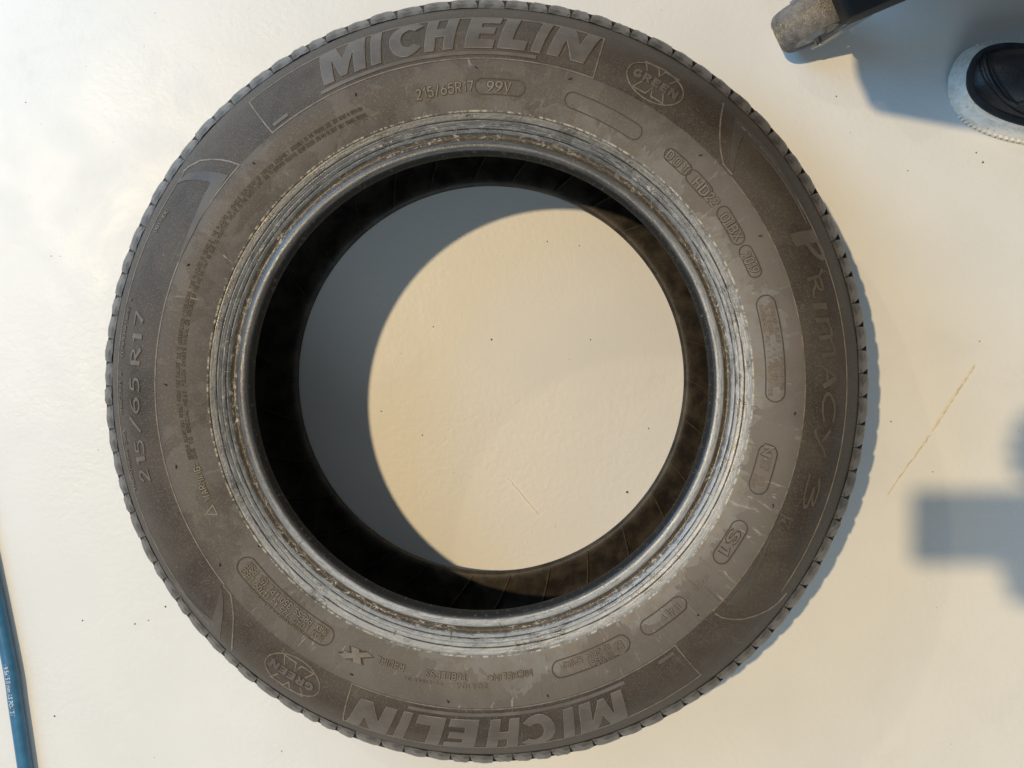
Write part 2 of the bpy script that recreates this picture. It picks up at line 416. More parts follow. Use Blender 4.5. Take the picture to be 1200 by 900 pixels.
def ribbon(pts, w, closed=False):
    """a strip of width w along a polyline, as quads"""
    n = len(pts); out = []
    P_ = [Vector(p) for p in pts]
    L_, R_ = [], []
    for i in range(n):
        a_ = P_[(i-1) % n] if (closed or i) else P_[i]; b_ = P_[(i+1) % n] if (closed or i < n-1) else P_[i]
        if not closed and i == 0: a_ = P_[0]; b_ = P_[1]
        d0 = (P_[i]-a_); d1 = (b_-P_[i])
        d0 = d0.normalized() if d0.length > 1e-9 else d1.normalized()
        d1 = d1.normalized() if d1.length > 1e-9 else d0
        d = (d0+d1); d = d.normalized() if d.length > 1e-6 else d0
        nn = Vector((-d.y, d.x)); k = 1/max(0.5, nn.dot(Vector((-d0.y, d0.x))))
        L_.append(P_[i]+nn*w/2*k); R_.append(P_[i]-nn*w/2*k)
    bm = bmesh.new()
    lv = [bm.verts.new((p.x, p.y, 0)) for p in L_]; rv = [bm.verts.new((p.x, p.y, 0)) for p in R_]
    for i in range(n if closed else n-1):
        j = (i+1) % n; bm.faces.new((rv[i], rv[j], lv[j], lv[i]))
    for fc in bm.faces:
        fc.normal_update()
        if fc.normal.z < 0: fc.normal_flip()
    return bm
def dens(pts, step, closed=False):
    out = []; n = len(pts)
    for i in range(n if closed else n-1):
        a_, b_ = Vector(pts[i]), Vector(pts[(i+1) % n]); k = max(1, int((b_-a_).length/step))
        for q in range(k): out.append(tuple(a_.lerp(b_, q/k)))
    if not closed: out.append(tuple(pts[-1]))
    return out
def curve(pts, per=8):
    return spline(pts, per)
MIR = lambda u, v: P(u, -v)                 # picture coordinates with y up, so that faces look upwards
def up(pts): return [(x, -y) for x, y in pts]
def px_ribbon(name, pts, w, h, mat, parent, closed=False, smooth=0):
    q = up(pts)
    if smooth: q = curve(q, smooth)
    return relief(name, ribbon(dens(q, 6, closed), w, closed), MIR, h, mat, parent)
def px_fill(name, pts, h, mat, parent, step=7):
    return relief(name, bm2d([[up(pts)]], step), MIR, h, mat, parent)
def arc_map(th0, u2th, r0):                 # flat metres (u clockwise, v outwards) -> (angle, radius)
    return lambda u, v: (th0-u*u2th, r0+v)
def unwrap(a_, ref):
    while a_-ref > PI: a_ -= 2*PI
    while a_-ref < -PI: a_ += 2*PI
    return a_

# the text of the small markings comes from Blender's own built-in lettering
_tc = bpy.data.curves.new('lettering', 'FONT'); _to = bpy.data.objects.new('lettering', _tc)
def text_bm(s, offset=0.0, space=1.0, shear=0.0):
    _tc.body = s; _tc.offset = offset; _tc.resolution_u = 2; _tc.space_character = space; _tc.shear = shear; _tc.fill_mode = 'FRONT'
    me = _to.to_mesh(); bm = bmesh.new(); bm.from_mesh(me); _to.to_mesh_clear()
    bmesh.ops.remove_doubles(bm, verts=bm.verts[:], dist=1e-5)
    for fc in bm.faces:
        fc.normal_update()
        if fc.normal.z < 0: fc.normal_flip()
    return bm
O_ = [(0, .2), (0, .8), (.10, .96), (.25, 1), (.40, .96), (.5, .8), (.5, .2), (.40, .04), (.25, 0), (.10, .04), (0, .2)]
LET = {
 'A': [[(0, 0), (.25, 1), (.5, 0)], [(.09, .30), (.41, .30)]],
 'B': [[(0, 0), (0, 1), (.32, 1), (.45, .88), (.45, .66), (.32, .53), (0, .53)], [(.32, .53), (.5, .40), (.5, .14), (.36, 0), (0, 0)]],
 'C': [[(.5, .78), (.40, .96), (.25, 1), (.10, .96), (0, .8), (0, .2), (.10, .04), (.25, 0), (.40, .04), (.5, .22)]],
 'D': [[(0, 0), (0, 1), (.28, 1), (.5, .8), (.5, .2), (.28, 0), (0, 0)]],
 'E': [[(.45, 1), (0, 1), (0, 0), (.45, 0)], [(0, .52), (.38, .52)]],
 'F': [[(.45, 1), (0, 1), (0, 0)], [(0, .52), (.38, .52)]],
 'G': [[(.5, .78), (.40, .96), (.25, 1), (.10, .96), (0, .8), (0, .2), (.10, .04), (.25, 0), (.5, .10), (.5, .46), (.28, .46)]],
 'H': [[(0, 0), (0, 1)], [(.5, 0), (.5, 1)], [(0, .52), (.5, .52)]],
 'I': [[(.05, 0), (.05, 1)]],
 'J': [[(.4, 1), (.4, .2), (.25, 0), (.1, 0), (0, .18)]],
 'K': [[(0, 0), (0, 1)], [(.48, 1), (.03, .45)], [(.15, .58), (.5, 0)]],
 'L': [[(0, 1), (0, 0), (.42, 0)]],
 'M': [[(0, 0), (0, 1), (.30, .35), (.60, 1), (.60, 0)]],
 'N': [[(0, 0), (0, 1), (.5, 0), (.5, 1)]],
 'O': [O_], '0': [O_],
 'P': [[(0, 0), (0, 1), (.34, 1), (.5, .86), (.5, .60), (.34, .46), (0, .46)]],
 'R': [[(0, 0), (0, 1), (.34, 1), (.5, .86), (.5, .62), (.34, .48), (0, .48)], [(.26, .47), (.5, 0)]],
 'S': [[(.48, .82), (.36, .98), (.12, .98), (.01, .82), (.04, .62), (.44, .40), (.49, .20), (.38, .02), (.12, .02), (0, .18)]],
 'T': [[(0, 1), (.5, 1)], [(.25, 1), (.25, 0)]],
 'U': [[(0, 1), (0, .2), (.10, .04), (.25, 0), (.40, .04), (.5, .2), (.5, 1)]],
 'V': [[(0, 1), (.25, 0), (.5, 1)]],
 'W': [[(0, 1), (.16, 0), (.34, .7), (.52, 0), (.68, 1)]],
 'X': [[(0, 0), (.5, 1)], [(0, 1), (.5, 0)]],
 'Y': [[(0, 1), (.25, .48), (.5, 1)], [(.25, .48), (.25, 0)]],
 'Z': [[(0, 1), (.48, 1), (0, 0), (.5, 0)]],
 '1': [[(.02, .76), (.22, 1), (.22, 0)]],
 '2': [[(.01, .80), (.12, .97), (.36, .97), (.48, .80), (.44, .58), (0, 0), (.5, 0)]],
 '3': [[(0, .84), (.14, 1), (.36, 1), (.47, .84), (.44, .62), (.20, .53)], [(.20, .53), (.48, .42), (.5, .16), (.36, 0), (.14, 0), (0, .16)]],
 '4': [[(.38, 0), (.38, 1), (0, .26), (.52, .26)]],
 '5': [[(.46, 1), (.06, 1), (.03, .56), (.34, .62), (.49, .46), (.49, .18), (.36, .01), (.12, .01), (0, .16)]],
 '6': [[(.42, 1), (.14, .72), (0, .40), (0, .18), (.12, .02), (.38, .02), (.5, .18), (.5, .42), (.38, .58), (.12, .56), (.02, .40)]],
 '7': [[(0, 1), (.5, 1), (.18, 0)]],
 '8': [[(.25, .54), (.06, .66), (.04, .86), (.16, 1), (.34, 1), (.46, .86), (.44, .66), (.25, .54), (.02, .40), (0, .16), (.14, 0), (.36, 0), (.5, .16), (.48, .40), (.25, .54)]],
 '9': [[(.08, 0), (.36, .28), (.5, .60), (.5, .82), (.38, .98), (.12, .98), (0, .82), (0, .58), (.12, .42), (.38, .44), (.48, .60)]],
 '/': [[(0, -.04), (.36, 1.04)]], '-': [[(.03, .46), (.36, .46)]], '+': [[(.0, .48), (.44, .48)], [(.22, .24), (.22, .72)]],
 ':': [[(.06, .18), (.06, .34)], [(.06, .62), (.06, .78)]], "'": [[(.05, .76), (.05, 1)]], '.': [[(.05, 0), (.05, .15)]],
 '(': [[(.2, 1.08), (.04, .8), (.04, .2), (.2, -.08)]], ')': [[(0, 1.08), (.16, .8), (.16, .2), (0, -.08)]],
 '®': [[(x*.9, .25+y*.5) for x, y in O_], [(.14, .34), (.14, .66), (.30, .6), (.16, .5), (.32, .34)]],
 'k': [[(0, 0), (0, 1)], [(.36, .66), (.03, .3)], [(.12, .4), (.38, 0)]], 'a': [[(.05, .62), (.32, .64), (.36, .5), (.36, 0), (.08, .0), (.02, .18), (.1, .34), (.36, .34)]],
 'g': [[(.36, .64), (.08, .64), (0, .5), (0, .12), (.08, 0), (.36, .02)], [(.36, .66), (.36, -.2), (.24, -.28), (.04, -.26)]],
}
def text_on(name, s, a_px, b_px, hpx, parent, mat=None, h=0.0009, space=0.28, w=0.16, shear=0.0):
    """lettering s running from a_px to b_px (middle height of the first and last letter), hpx tall; every stroke is a raised bar"""
    t0, r0 = P(*a_px); t1, r1 = P(*b_px); t1 = unwrap(t1, t0); H = hpx/1275.0
    x = 0.0; jobs = []
    for ch in s:
        if ch == ' ': x += 0.40+space; continue
        st = LET[ch]; gw = max(p[0] for q in st for p in q)
        jobs.append((x, st)); x += gw+space
    X = x-space; v, f = [], []
    def at(px_, py_):
        k = px_/X; return t0+(t1-t0)*k, r0+(r1-r0)*k+(py_-0.5)*H
    skirt = hpx >= 5.5; nskirt = 0; mi = []  # dark skirt: shadow edge round the letters, put into the colour
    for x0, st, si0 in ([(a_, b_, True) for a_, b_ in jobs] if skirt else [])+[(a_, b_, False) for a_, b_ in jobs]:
        for si, pts in enumerate(st):
            cl = len(pts) > 3 and pts[0] == pts[-1]
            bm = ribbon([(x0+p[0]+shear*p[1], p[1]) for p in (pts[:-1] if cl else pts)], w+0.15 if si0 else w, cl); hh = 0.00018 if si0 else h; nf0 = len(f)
            bm.verts.ensure_lookup_table(); bm.verts.index_update(); n = len(bm.verts)//2; b = len(v)
            for q in bm.verts:
                th, r = at(q.co.x, q.co.y); v.append(surf(th, r, hh+si*0.00005))
            for q in bm.verts:
                th, r = at(q.co.x, q.co.y); v.append(surf(th, r, -0.0003))
            for fc in bm.faces: f.append(tuple(b+q.index for q in fc.verts))
            for e in bm.edges:
                if len(e.link_faces) == 1:
                    l = e.link_loops[0]; a_, c_ = b+l.vert.index, b+l.link_loop_next.vert.index
                    f.append((c_, a_, a_+2*n, c_+2*n))
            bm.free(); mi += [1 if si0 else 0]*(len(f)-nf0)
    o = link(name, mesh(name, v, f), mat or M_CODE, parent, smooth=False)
    o.data.materials.append(M_DARK_LINE)
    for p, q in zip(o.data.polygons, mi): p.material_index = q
    return o
def capsule(parent, a_px, b_px, half, name='cartouche', w=1.3, h=0.0004, mat=None):
    t0, r0 = P(*a_px); t1, r1 = P(*b_px); t1 = unwrap(t1, t0); rm_ = (r0+r1)/2; L_ = abs(t1-t0)*rm_; hh = half/1275.0; w = w/1275.0
    pts = []
    n = max(4, int(L_/0.004))
    for k in range(n+1): pts.append((L_*k/n, hh))
    for k in range(1, 12): a_ = PI/2-PI*k/12; pts.append((L_+hh*math.cos(a_), hh*math.sin(a_)))
    for k in range(n+1): pts.append((L_*(1-k/n), -hh))
    for k in range(1, 12): a_ = -PI/2-PI*k/12; pts.append((hh*math.cos(a_), hh*math.sin(a_)))
    def fm(u, v):
        k = u/L_; return t0+(t1-t0)*k, r0+(r1-r0)*k+v
    return relief(name, ribbon(pts, w, True), fm, h, mat or M_DARK_LINE, parent)
def circle_px(name, c_px, rad, w, parent, mat=None, h=0.0005):
    t0, r0 = P(*c_px); R_ = rad/1275.0
    pts = [(R_*math.cos(2*PI*k/28), R_*math.sin(2*PI*k/28)) for k in range(28)]
    return relief(name, ribbon(pts, w/1275.0, True), lambda u, v: (t0-u/r0, r0+v), h, mat or M_CODE, parent)

# rings that bound the ribbed zones
def arc_rib(px_a, px_b, r, w=0.0011, h=0.0005, mat=M_LINE, name='ring_rib'):
    t0, _ = P(*px_a); t1, _ = P(*px_b)
    while t1 > t0: t1 -= 2*PI               # clockwise
    n = max(6, int((t0-t1)*r/0.004))
    pts = [((t0-t1)*k/n*r, 0) for k in range(n+1)]
    return relief(name, ribbon(pts, w), lambda u, v: (t0-u/r, r+v), h, mat, tyre)
arc_rib((858, 205), (838, 719), R_DEC); arc_rib((868, 140), (922, 695), R_L1)
arc_rib((262, 686), (280, 193), R_DEC); arc_rib((240, 735), (215, 201), R_L1)
px_step = lathe('shoulder_rib', [(0.3698, zR(0.3698)-0.0004), (0.3704, zR(0.3702)+0.0003), (0.3713, zR(0.3711)+0.0003), (0.3720, 0.1284)], 400, M_SIDE, tyre)

# ---- the ribbon-shaped ornaments at the ends of the ribbed zones
def ornament(outline, blades):
    e = empty('ornament', parent=tyre)
    px_ribbon('outline', outline, 1.6, 0.0005, M_LINE, e)
    for b in blades: px_fill('blade', b, 0.0006, M_BLADE, e)
    return e
ornament(up(curve(up([(848, 121), (844.5, 140), (843.5, 165), (846, 185), (848, 193)]), 4))+[(858, 205)],
         [[(862, 137), (858, 160), (855.5, 185), (858.5, 202), (862, 185), (866, 168), (871, 160), (880, 168), (892, 180), (906, 196), (920, 216), (935, 241), (945, 262), (938, 243), (925, 216), (910, 190), (896, 172), (880, 155), (868, 142)]])
ornament([(838, 719), (846, 723.5), (858, 725.5), (871, 725.3), (886, 721), (901, 714), (912, 706), (922, 695)],
         [[(850, 709), (862, 708.5), (874, 699.5), (886, 673), (900, 638), (914.5, 599), (905, 623), (893, 648), (876, 677)]])
ornament([(214, 202), (222, 195), (235, 188.5), (247, 187), (258.6, 187.3), (270, 189.5), (281, 193.5)],
         [[(206, 216), (213, 209), (221, 203.2), (235, 200.3), (252, 202), (268, 205.5), (262, 214), (247, 236), (236, 255), (222, 282), (209, 308), (213, 292), (224, 264), (236, 236), (247, 214.5), (244, 212.8), (230, 211), (218, 211.5)]])
ornament([(262, 686), (270.5, 696.5), (273, 712), (273.8, 725), (273, 743), (271.6, 762)],
         [[(259.5, 686), (253, 712), (249, 727), (236, 716), (224, 704), (212, 690), (201, 674), (206, 686), (219, 704), (232, 721), (245, 736), (258, 749), (261.5, 722), (262, 704)]])

# ---- heavy slanted letters of the two name panels
def g_c():
    o_, i_ = [], []
    for k in range(0, 25):
        a_ = math.radians(38+(322-38)*k/24)
        o_.append((0.43+0.43*math.cos(a_), 0.5+0.52*math.sin(a_)))
    for k in range(24, -1, -1):
        a_ = math.radians(50+(310-50)*k/24)
        i_.append((0.46+0.19*math.cos(a_), 0.5+0.27*math.sin(a_)))
    return o_+i_
GLYPH = {
 'I': [(0, 0), (0, 1), (.32, 1), (.32, 0)],
 'L': [(0, 0), (0, 1), (.33, 1), (.33, .27), (.72, .27), (.72, 0)],
 'E': [(0, 0), (0, 1), (.76, 1), (.76, .77), (.33, .77), (.33, .615), (.70, .615), (.70, .40), (.33, .40), (.33, .23), (.76, .23), (.76, 0)],
 'H': [(0, 0), (0, 1), (.33, 1), (.33, .63), (.60, .63), (.60, 1), (.93, 1), (.93, 0), (.60, 0), (.60, .38), (.33, .38), (.33, 0)],
 'N': [(0, 0), (0, 1), (.36, 1), (.68, .50), (.68, 1), (1.0, 1), (1.0, 0), (.65, 0), (.32, .52), (.32, 0)],
 'M': [(0, 0), (0, 1), (.42, 1), (.60, .52), (.78, 1), (1.2, 1), (1.2, 0), (.88, 0), (.88, .60), (.68, .04), (.50, .04), (.31, .60), (.31, 0)],
 'C': g_c(),
 'G': [(.98, .50), (.98, .08)]+[(0.5+0.5*math.cos(math.radians(a_)), 0.5+0.52*math.sin(math.radians(a_))) for a_ in range(300, 40, -18)]+[(.90, .86), (.74, .66)]
      +[(0.52+0.2*math.cos(math.radians(a_)), 0.5+0.24*math.sin(math.radians(a_))) for a_ in range(60, 290, 20)]+[(.66, .27), (.66, .34), (.50, .34), (.50, .50)],
}
GH = {'R': [[(0, 0), (0, 1), (.62, 1), (.80, .90), (.84, .70), (.78, .52), (.62, .42), (.90, 0), (.56, 0), (.36, .36), (.30, .36), (.30, 0)], [(.30, .58), (.30, .78), (.50, .78), (.55, .68), (.50, .58)]]}
def panel(idx_px):
    e = empty('name_panel', parent=tyre)
    # border: clockwise from the outer left corner
    TL, TR, BR, BL = (290.6, 116.3), (711.5, 40), (694.5, 92.5), (321.5, 158.5)
    tTL, rTL = P(*TL); tTR, rTR = P(*TR); tBR, rBR = P(*BR); tBL, rBL = P(*BL)
    ro, ri = R_L1+0.0004, R_DEC+0.0006
    pts = []
    t_mid = (tTL+tTR)/2
    for k in range(81): pts.append((tTL+(tTR-tTL)*k/80, ro))
    for k in range(1, 8): q = k/8; pts.append((tTR+(tBR-tTR)*q, ro+(ri-ro)*q))
    for k in range(81): pts.append((tBR+(tBL-tBR)*k/80, ri))
    for k in range(1, 8): q = k/8; pts.append((tBL+(tTL-tBL)*q, ri+(ro-ri)*q))
    flat = [((t_mid-t_)*0.30, r_) for t_, r_ in pts]
    fm = lambda u, v: (t_mid-u/0.30, v)
    relief('border', ribbon(flat, 0.0011, True), fm, 0.0005, M_LINE, e)
    rb, rt = P(543.7, 57)[1], P(549.4, 21.8)[1]
    H = rt-rb; rr = (rb+rt)/2
    for ch, bl, br in (('M', (380.6, 102), (430.5, 83.3)), ('I', (436, 78.8), (447.7, 75)), ('C', (456.5, 71.5), (493, 63.5)), ('H', (497, 62), (531, 58.5)),
                       ('E', (543.7, 57), (577.5, 56)), ('L', (582.4, 56), (615, 58)), ('I', (621.4, 60), (632.6, 62)), ('N', (639.4, 66), (684.4, 73))):
        t0, t1 = P(*bl)[0], P(*br)[0]; wid = (t0-t1)*rr
        pl = GLYPH[ch]; gw = max(p[0] for p in pl)
        shp = [(x/gw*wid+0.19*H*y, y*H) for x, y in pl]
        relief('letter', bm2d([[shp]], 0.005), (lambda t0_: lambda u, v: (t0_-u/rr, rb+v))(t0), 0.0011, M_LETTER, e, rim=(0.0005, M_LINE))
    # long bar under the letters, with its stub at the far end
    def bar(a_px, b_px):
        ta, tb = P(*a_px)[0], P(*b_px)[0]; n = max(3, int((ta-tb)*0.29/0.004)); r_ = rb-0.0047; w = 0.0033
        return relief('underline_bar', ribbon([((ta-tb)*k/n*r_, 0) for k in range(n+1)], w), lambda u, v: (ta-u/r_, r_+v), 0.0007, M_LETTER, e)
    bar((379, 114), (628, 69)); bar((322, 149), (341, 139))
    return e
top_panel = panel(0)
def copy_turned(src, dth):
    c = src.copy(); C.objects.link(c); c.parent = src.parent; c.rotation_euler.z = src.rotation_euler.z+dth
    for ch in list(src.children):
        d = ch.copy(); C.objects.link(d); d.parent = c
    return c
dth_panel = unwrap(P(399, 847)[0]-P(711.5, 40)[0], PI); dth_panel2 = unwrap(P(790, 751)[0]-P(321.5, 158.5)[0], PI)
copy_turned(top_panel, (dth_panel+dth_panel2)/2)

# ---- oval emblem with outlined X and the word across it
def emblem():
    e = empty('oval_emblem', parent=tyre)
    t0, r0 = P(768, 97.3)
    ov = [(0.0286*math.cos(2*PI*k/60), 0.0196*math.sin(2*PI*k/60)) for k in range(60)]
    fm = lambda u, v: (t0-u/r0, r0+v)
    relief('oval_rib', ribbon(ov, 0.0011, True), fm, 0.0005, M_LINE, e)
    cp = lambda q: [(720+x/11.25, 60+y/11.25) for x, y in q]
    px_ribbon('cross_outline', cp([(435, 265), (415, 140), (590, 225), (590, 330), (680, 280), (850, 385), (730, 435)]), 1.4, 0.0005, M_LINE, e)
    px_ribbon('cross_outline', cp([(360, 400), (240, 465), (405, 555), (500, 485), (480, 595), (635, 695), (640, 560)]), 1.4, 0.0005, M_LINE, e)
    x = -0.0226
    for ch, w in (('G', .0084), ('R', .0084), ('E', .0074), ('E', .0074), ('N', .0092)):
        loops = GH.get(ch) or [GLYPH[ch]]; gw = max(p[0] for p in loops[0]); hh = 0.0088
        L2 = [[(x+px_/gw*w+0.0*py_, (py_-0.5)*hh) for px_, py_ in l] for l in loops]
        relief('letter', bm2d([L2]), fm, 0.0009, M_LETTER, e)
        x += w+0.0014
    return e
em = emblem()
copy_turned(em, P(342.7, 791)[0]-P(768, 97.3)[0])

# ---- pen-stroke letters: model name on the right, size on the left
STROKE = {  # strokes as (points, width at start, width at end) in a box one unit tall
 'P': ([[(0.05, 0), (0.16, 1)], .34, .30], [[(0.16, .94), (.50, .98), (.66, .84), (.60, .64), (.40, .50), (.14, .44)], .12, .16]),
 'r': ([[(0.05, 0), (0.05, .72)], .12, .12], [[(0.05, .70), (.40, .70), (.50, .56), (.38, .42), (.10, .36)], .07, .09], [[(.26, .38), (.46, .12), (.70, .02)], .11, .05], [[(0.02, .74), (-.12, 1.0)], .06, .10]),
 'I': ([[(0, 0), (.05, .72)], .14, .14],),
 'm': ([[(0, 0), (.05, .72)], .13, .13], [[(.05, .56), (.28, .72), (.46, .66), (.48, .0)], .07, .13], [[(.49, .56), (.74, .72), (.92, .66), (.94, 0)], .07, .13]),
 'A': ([[(0, 0), (.36, .76)], .08, .10], [[(.36, .76), (.62, 0)], .16, .16], [[(.16, .26), (.54, .26)], .08, .08]),
 'C': ([[(.70, .62), (.50, .73), (.26, .70), (.08, .50), (.06, .28), (.22, .06), (.46, .0), (.70, .08)], .08, .08],),
 'Y': ([[(0, .74), (.34, .30)], .12, .08], [[(.72, .76), (.50, .44), (.20, -.10), (.02, -.20)], .07, .10]),
 '3': ([[(.04, .60), (.24, .76), (.48, .70), (.46, .52), (.22, .40)], .06, .09], [[(.22, .40), (.52, .32), (.58, .10), (.36, -.08), (.0, -.06)], .09, .06]),
 '2': ([[(.04, .74), (.24, 1.0), (.52, .92), (.54, .66), (.30, .34), (.0, .04)], .10, .16], [[(.0, .05), (.62, .05)], .12, .12]),
 '1': ([[(.0, .80), (.22, .98)], .08, .12], [[(.22, 1.0), (.22, 0)], .20, .20]),
 '5': ([[(.60, .94), (.18, .94)], .12, .12], [[(.18, .96), (.10, .54)], .10, .10], [[(.10, .56), (.40, .60), (.58, .42), (.52, .12), (.26, .0), (.0, .08)], .10, .14]),
 '6': ([[(.60, .98), (.30, .84), (.08, .50), (.08, .22), (.28, .02), (.52, .12), (.58, .36), (.40, .54), (.14, .46)], .08, .16],),
 '/': ([[(0, -.06), (.62, 1.04)], .13, .13],),
 'R': ([[(0.05, 0), (0.05, 1)], .20, .20], [[(.05, .95), (.42, .95), (.58, .78), (.48, .58), (.10, .48)], .11, .13], [[(.26, .50), (.70, .0)], .16, .22]),
 '7': ([[(.0, .94), (.66, .94)], .14, .14], [[(.64, .94), (.24, 0)], .14, .22]),
}
def stroke_letter(ch, a_px, b_px, vpx, parent, mat, h, slant=0.0):
    """a_px / b_px: foot of the letter at its start and end along the run; vpx its height"""
    t0, r0 = P(*a_px); t1, r1 = P(*b_px); t1 = unwrap(t1, t0)
    ss = STROKE[ch]; H = vpx/1260.0
    xs = [p[0] for s_ in ss for p in s_[0]]; gx0, gx1 = min(xs)-.06, max(xs)+.06
    bm = bmesh.new(); lift = []
    v_all, f_all = [], []
    for si, (pts, w0, w1) in enumerate(ss):
        q = curve([(p[0], p[1]) for p in pts], 5) if len(pts) > 2 else dens(pts, .2)
        n = len(q); PQ = [Vector(p) for p in q]; sub = []
        for i in range(n):
            d = (PQ[min(i+1, n-1)]-PQ[max(i-1, 0)]).normalized(); nn = Vector((-d.y, d.x)); w = (w0+(w1-w0)*i/(n-1))/2
            sub.append((PQ[i]+nn*w, PQ[i]-nn*w))
        b = len(v_all); hh = h+si*0.00006
        def at(p):
            k = (p.x-gx0)/(gx1-gx0); k += slant*(p.y)
            return t0+(t1-t0)*k, r0+(r1-r0)*k+p.y*H
        for l_, r_ in sub:
            for p, z in ((l_, hh), (r_, hh), (l_, -.0003), (r_, -.0003)):
                th, r = at(p); v_all.append(surf(th, r, z))
        for i in range(n-1):
            a_, c_ = b+4*i, b+4*(i+1)
            f_all += [(a_+1, c_+1, c_, a_), (a_, c_, c_+2, a_+2), (a_+3, c_+3, c_+1, a_+1)]
        f_all += [(b+1, b, b+2, b+3), (b+4*(n-1), b+4*(n-1)+1, b+4*(n-1)+3, b+4*(n-1)+2)]
    me = mesh('letter', v_all, f_all)
    return link('letter', me, mat, parent, smooth=False)
mn = empty('model_lettering', parent=tyre)
for ch, a_, b_, hp in (('P', (928, 279), (946, 312), 33), ('r', (944, 320), (954, 352), 24), ('I', (953, 356), (955, 365), 24), ('m', (956, 373), (964, 419), 24),
                       ('A', (962, 427), (965, 455), 25), ('C', (963, 459), (964, 497), 23), ('Y', (960, 500), (953, 536), 22), ('3', (951, 552), (939, 596), 21)):
    stroke_letter(ch, a_, b_, hp, mn, M_MODEL, 0.0007)
sz = empty('size_lettering', parent=tyre)
def lp(u, v): return (130+u/3.6, 330+v/3.6)
for ch, a_, b_ in (('2', lp(172, 842), lp(155, 785)), ('1', lp(152, 770), lp(146, 738)), ('5', lp(145, 728), lp(138, 665)), ('/', lp(128, 640), lp(120, 562)),
                   ('6', lp(124, 553), lp(121, 487)), ('5', lp(122, 470), lp(121, 405)), ('R', lp(124, 350), lp(129, 278)), ('1', lp(131, 262), lp(134, 228)), ('7', lp(134, 196), lp(146, 128))):
    stroke_letter(ch, a_, b_, 13.5, sz, M_CODE, 0.0010)

# ---- small markings, each with its frame and its lines of lettering
def marking(lines, cap=None, circ=()):
    e = empty('marking', parent=tyre)
    if cap: capsule(e, *cap)
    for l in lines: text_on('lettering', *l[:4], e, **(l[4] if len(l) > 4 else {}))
    for c_, r_, w_ in circ: circle_px('ring', c_, r_, w_, e)
    return e
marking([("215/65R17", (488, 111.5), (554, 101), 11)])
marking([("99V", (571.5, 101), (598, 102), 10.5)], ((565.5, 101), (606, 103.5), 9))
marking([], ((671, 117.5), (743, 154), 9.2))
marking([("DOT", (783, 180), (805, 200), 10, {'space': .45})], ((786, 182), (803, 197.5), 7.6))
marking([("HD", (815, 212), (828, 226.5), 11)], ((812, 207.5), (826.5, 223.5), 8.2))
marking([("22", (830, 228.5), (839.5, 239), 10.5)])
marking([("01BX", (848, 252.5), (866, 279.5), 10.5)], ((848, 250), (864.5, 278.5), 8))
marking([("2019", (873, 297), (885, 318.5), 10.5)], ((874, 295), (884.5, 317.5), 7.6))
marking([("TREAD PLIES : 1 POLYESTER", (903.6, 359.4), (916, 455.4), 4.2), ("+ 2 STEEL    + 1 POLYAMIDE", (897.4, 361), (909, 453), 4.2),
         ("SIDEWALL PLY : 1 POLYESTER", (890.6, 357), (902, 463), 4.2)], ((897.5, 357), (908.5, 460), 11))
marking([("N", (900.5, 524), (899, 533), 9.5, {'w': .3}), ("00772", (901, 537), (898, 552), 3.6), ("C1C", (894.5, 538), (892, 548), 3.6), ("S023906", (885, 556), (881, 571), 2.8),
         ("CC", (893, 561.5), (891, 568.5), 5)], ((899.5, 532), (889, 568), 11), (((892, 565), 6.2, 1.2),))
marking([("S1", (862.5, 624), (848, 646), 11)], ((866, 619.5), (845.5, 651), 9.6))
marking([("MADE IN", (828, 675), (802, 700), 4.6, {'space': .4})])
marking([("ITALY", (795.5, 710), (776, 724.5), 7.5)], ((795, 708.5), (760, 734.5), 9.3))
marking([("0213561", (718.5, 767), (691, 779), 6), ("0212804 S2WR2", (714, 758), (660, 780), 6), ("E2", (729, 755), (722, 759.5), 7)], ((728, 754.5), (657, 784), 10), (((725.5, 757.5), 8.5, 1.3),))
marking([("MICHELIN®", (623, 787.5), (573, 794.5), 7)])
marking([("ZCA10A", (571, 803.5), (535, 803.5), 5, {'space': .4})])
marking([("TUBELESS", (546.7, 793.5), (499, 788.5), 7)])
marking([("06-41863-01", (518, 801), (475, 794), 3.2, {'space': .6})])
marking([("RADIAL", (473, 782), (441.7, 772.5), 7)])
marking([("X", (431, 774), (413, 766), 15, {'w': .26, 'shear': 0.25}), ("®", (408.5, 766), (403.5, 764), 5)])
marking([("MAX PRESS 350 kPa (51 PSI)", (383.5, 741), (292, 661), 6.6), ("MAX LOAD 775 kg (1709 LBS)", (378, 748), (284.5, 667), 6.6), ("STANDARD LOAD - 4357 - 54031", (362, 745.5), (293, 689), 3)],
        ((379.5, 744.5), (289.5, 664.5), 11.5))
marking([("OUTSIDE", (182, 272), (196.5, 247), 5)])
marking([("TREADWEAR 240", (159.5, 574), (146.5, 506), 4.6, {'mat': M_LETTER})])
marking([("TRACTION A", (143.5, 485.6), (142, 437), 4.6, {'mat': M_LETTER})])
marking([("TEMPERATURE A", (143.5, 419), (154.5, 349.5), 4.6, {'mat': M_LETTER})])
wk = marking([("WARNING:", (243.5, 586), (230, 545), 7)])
px_ribbon('triangle', [(241.5, 602.5), (255, 603), (249.5, 592)], 1.5, 0.0006, M_CODE, wk, True)
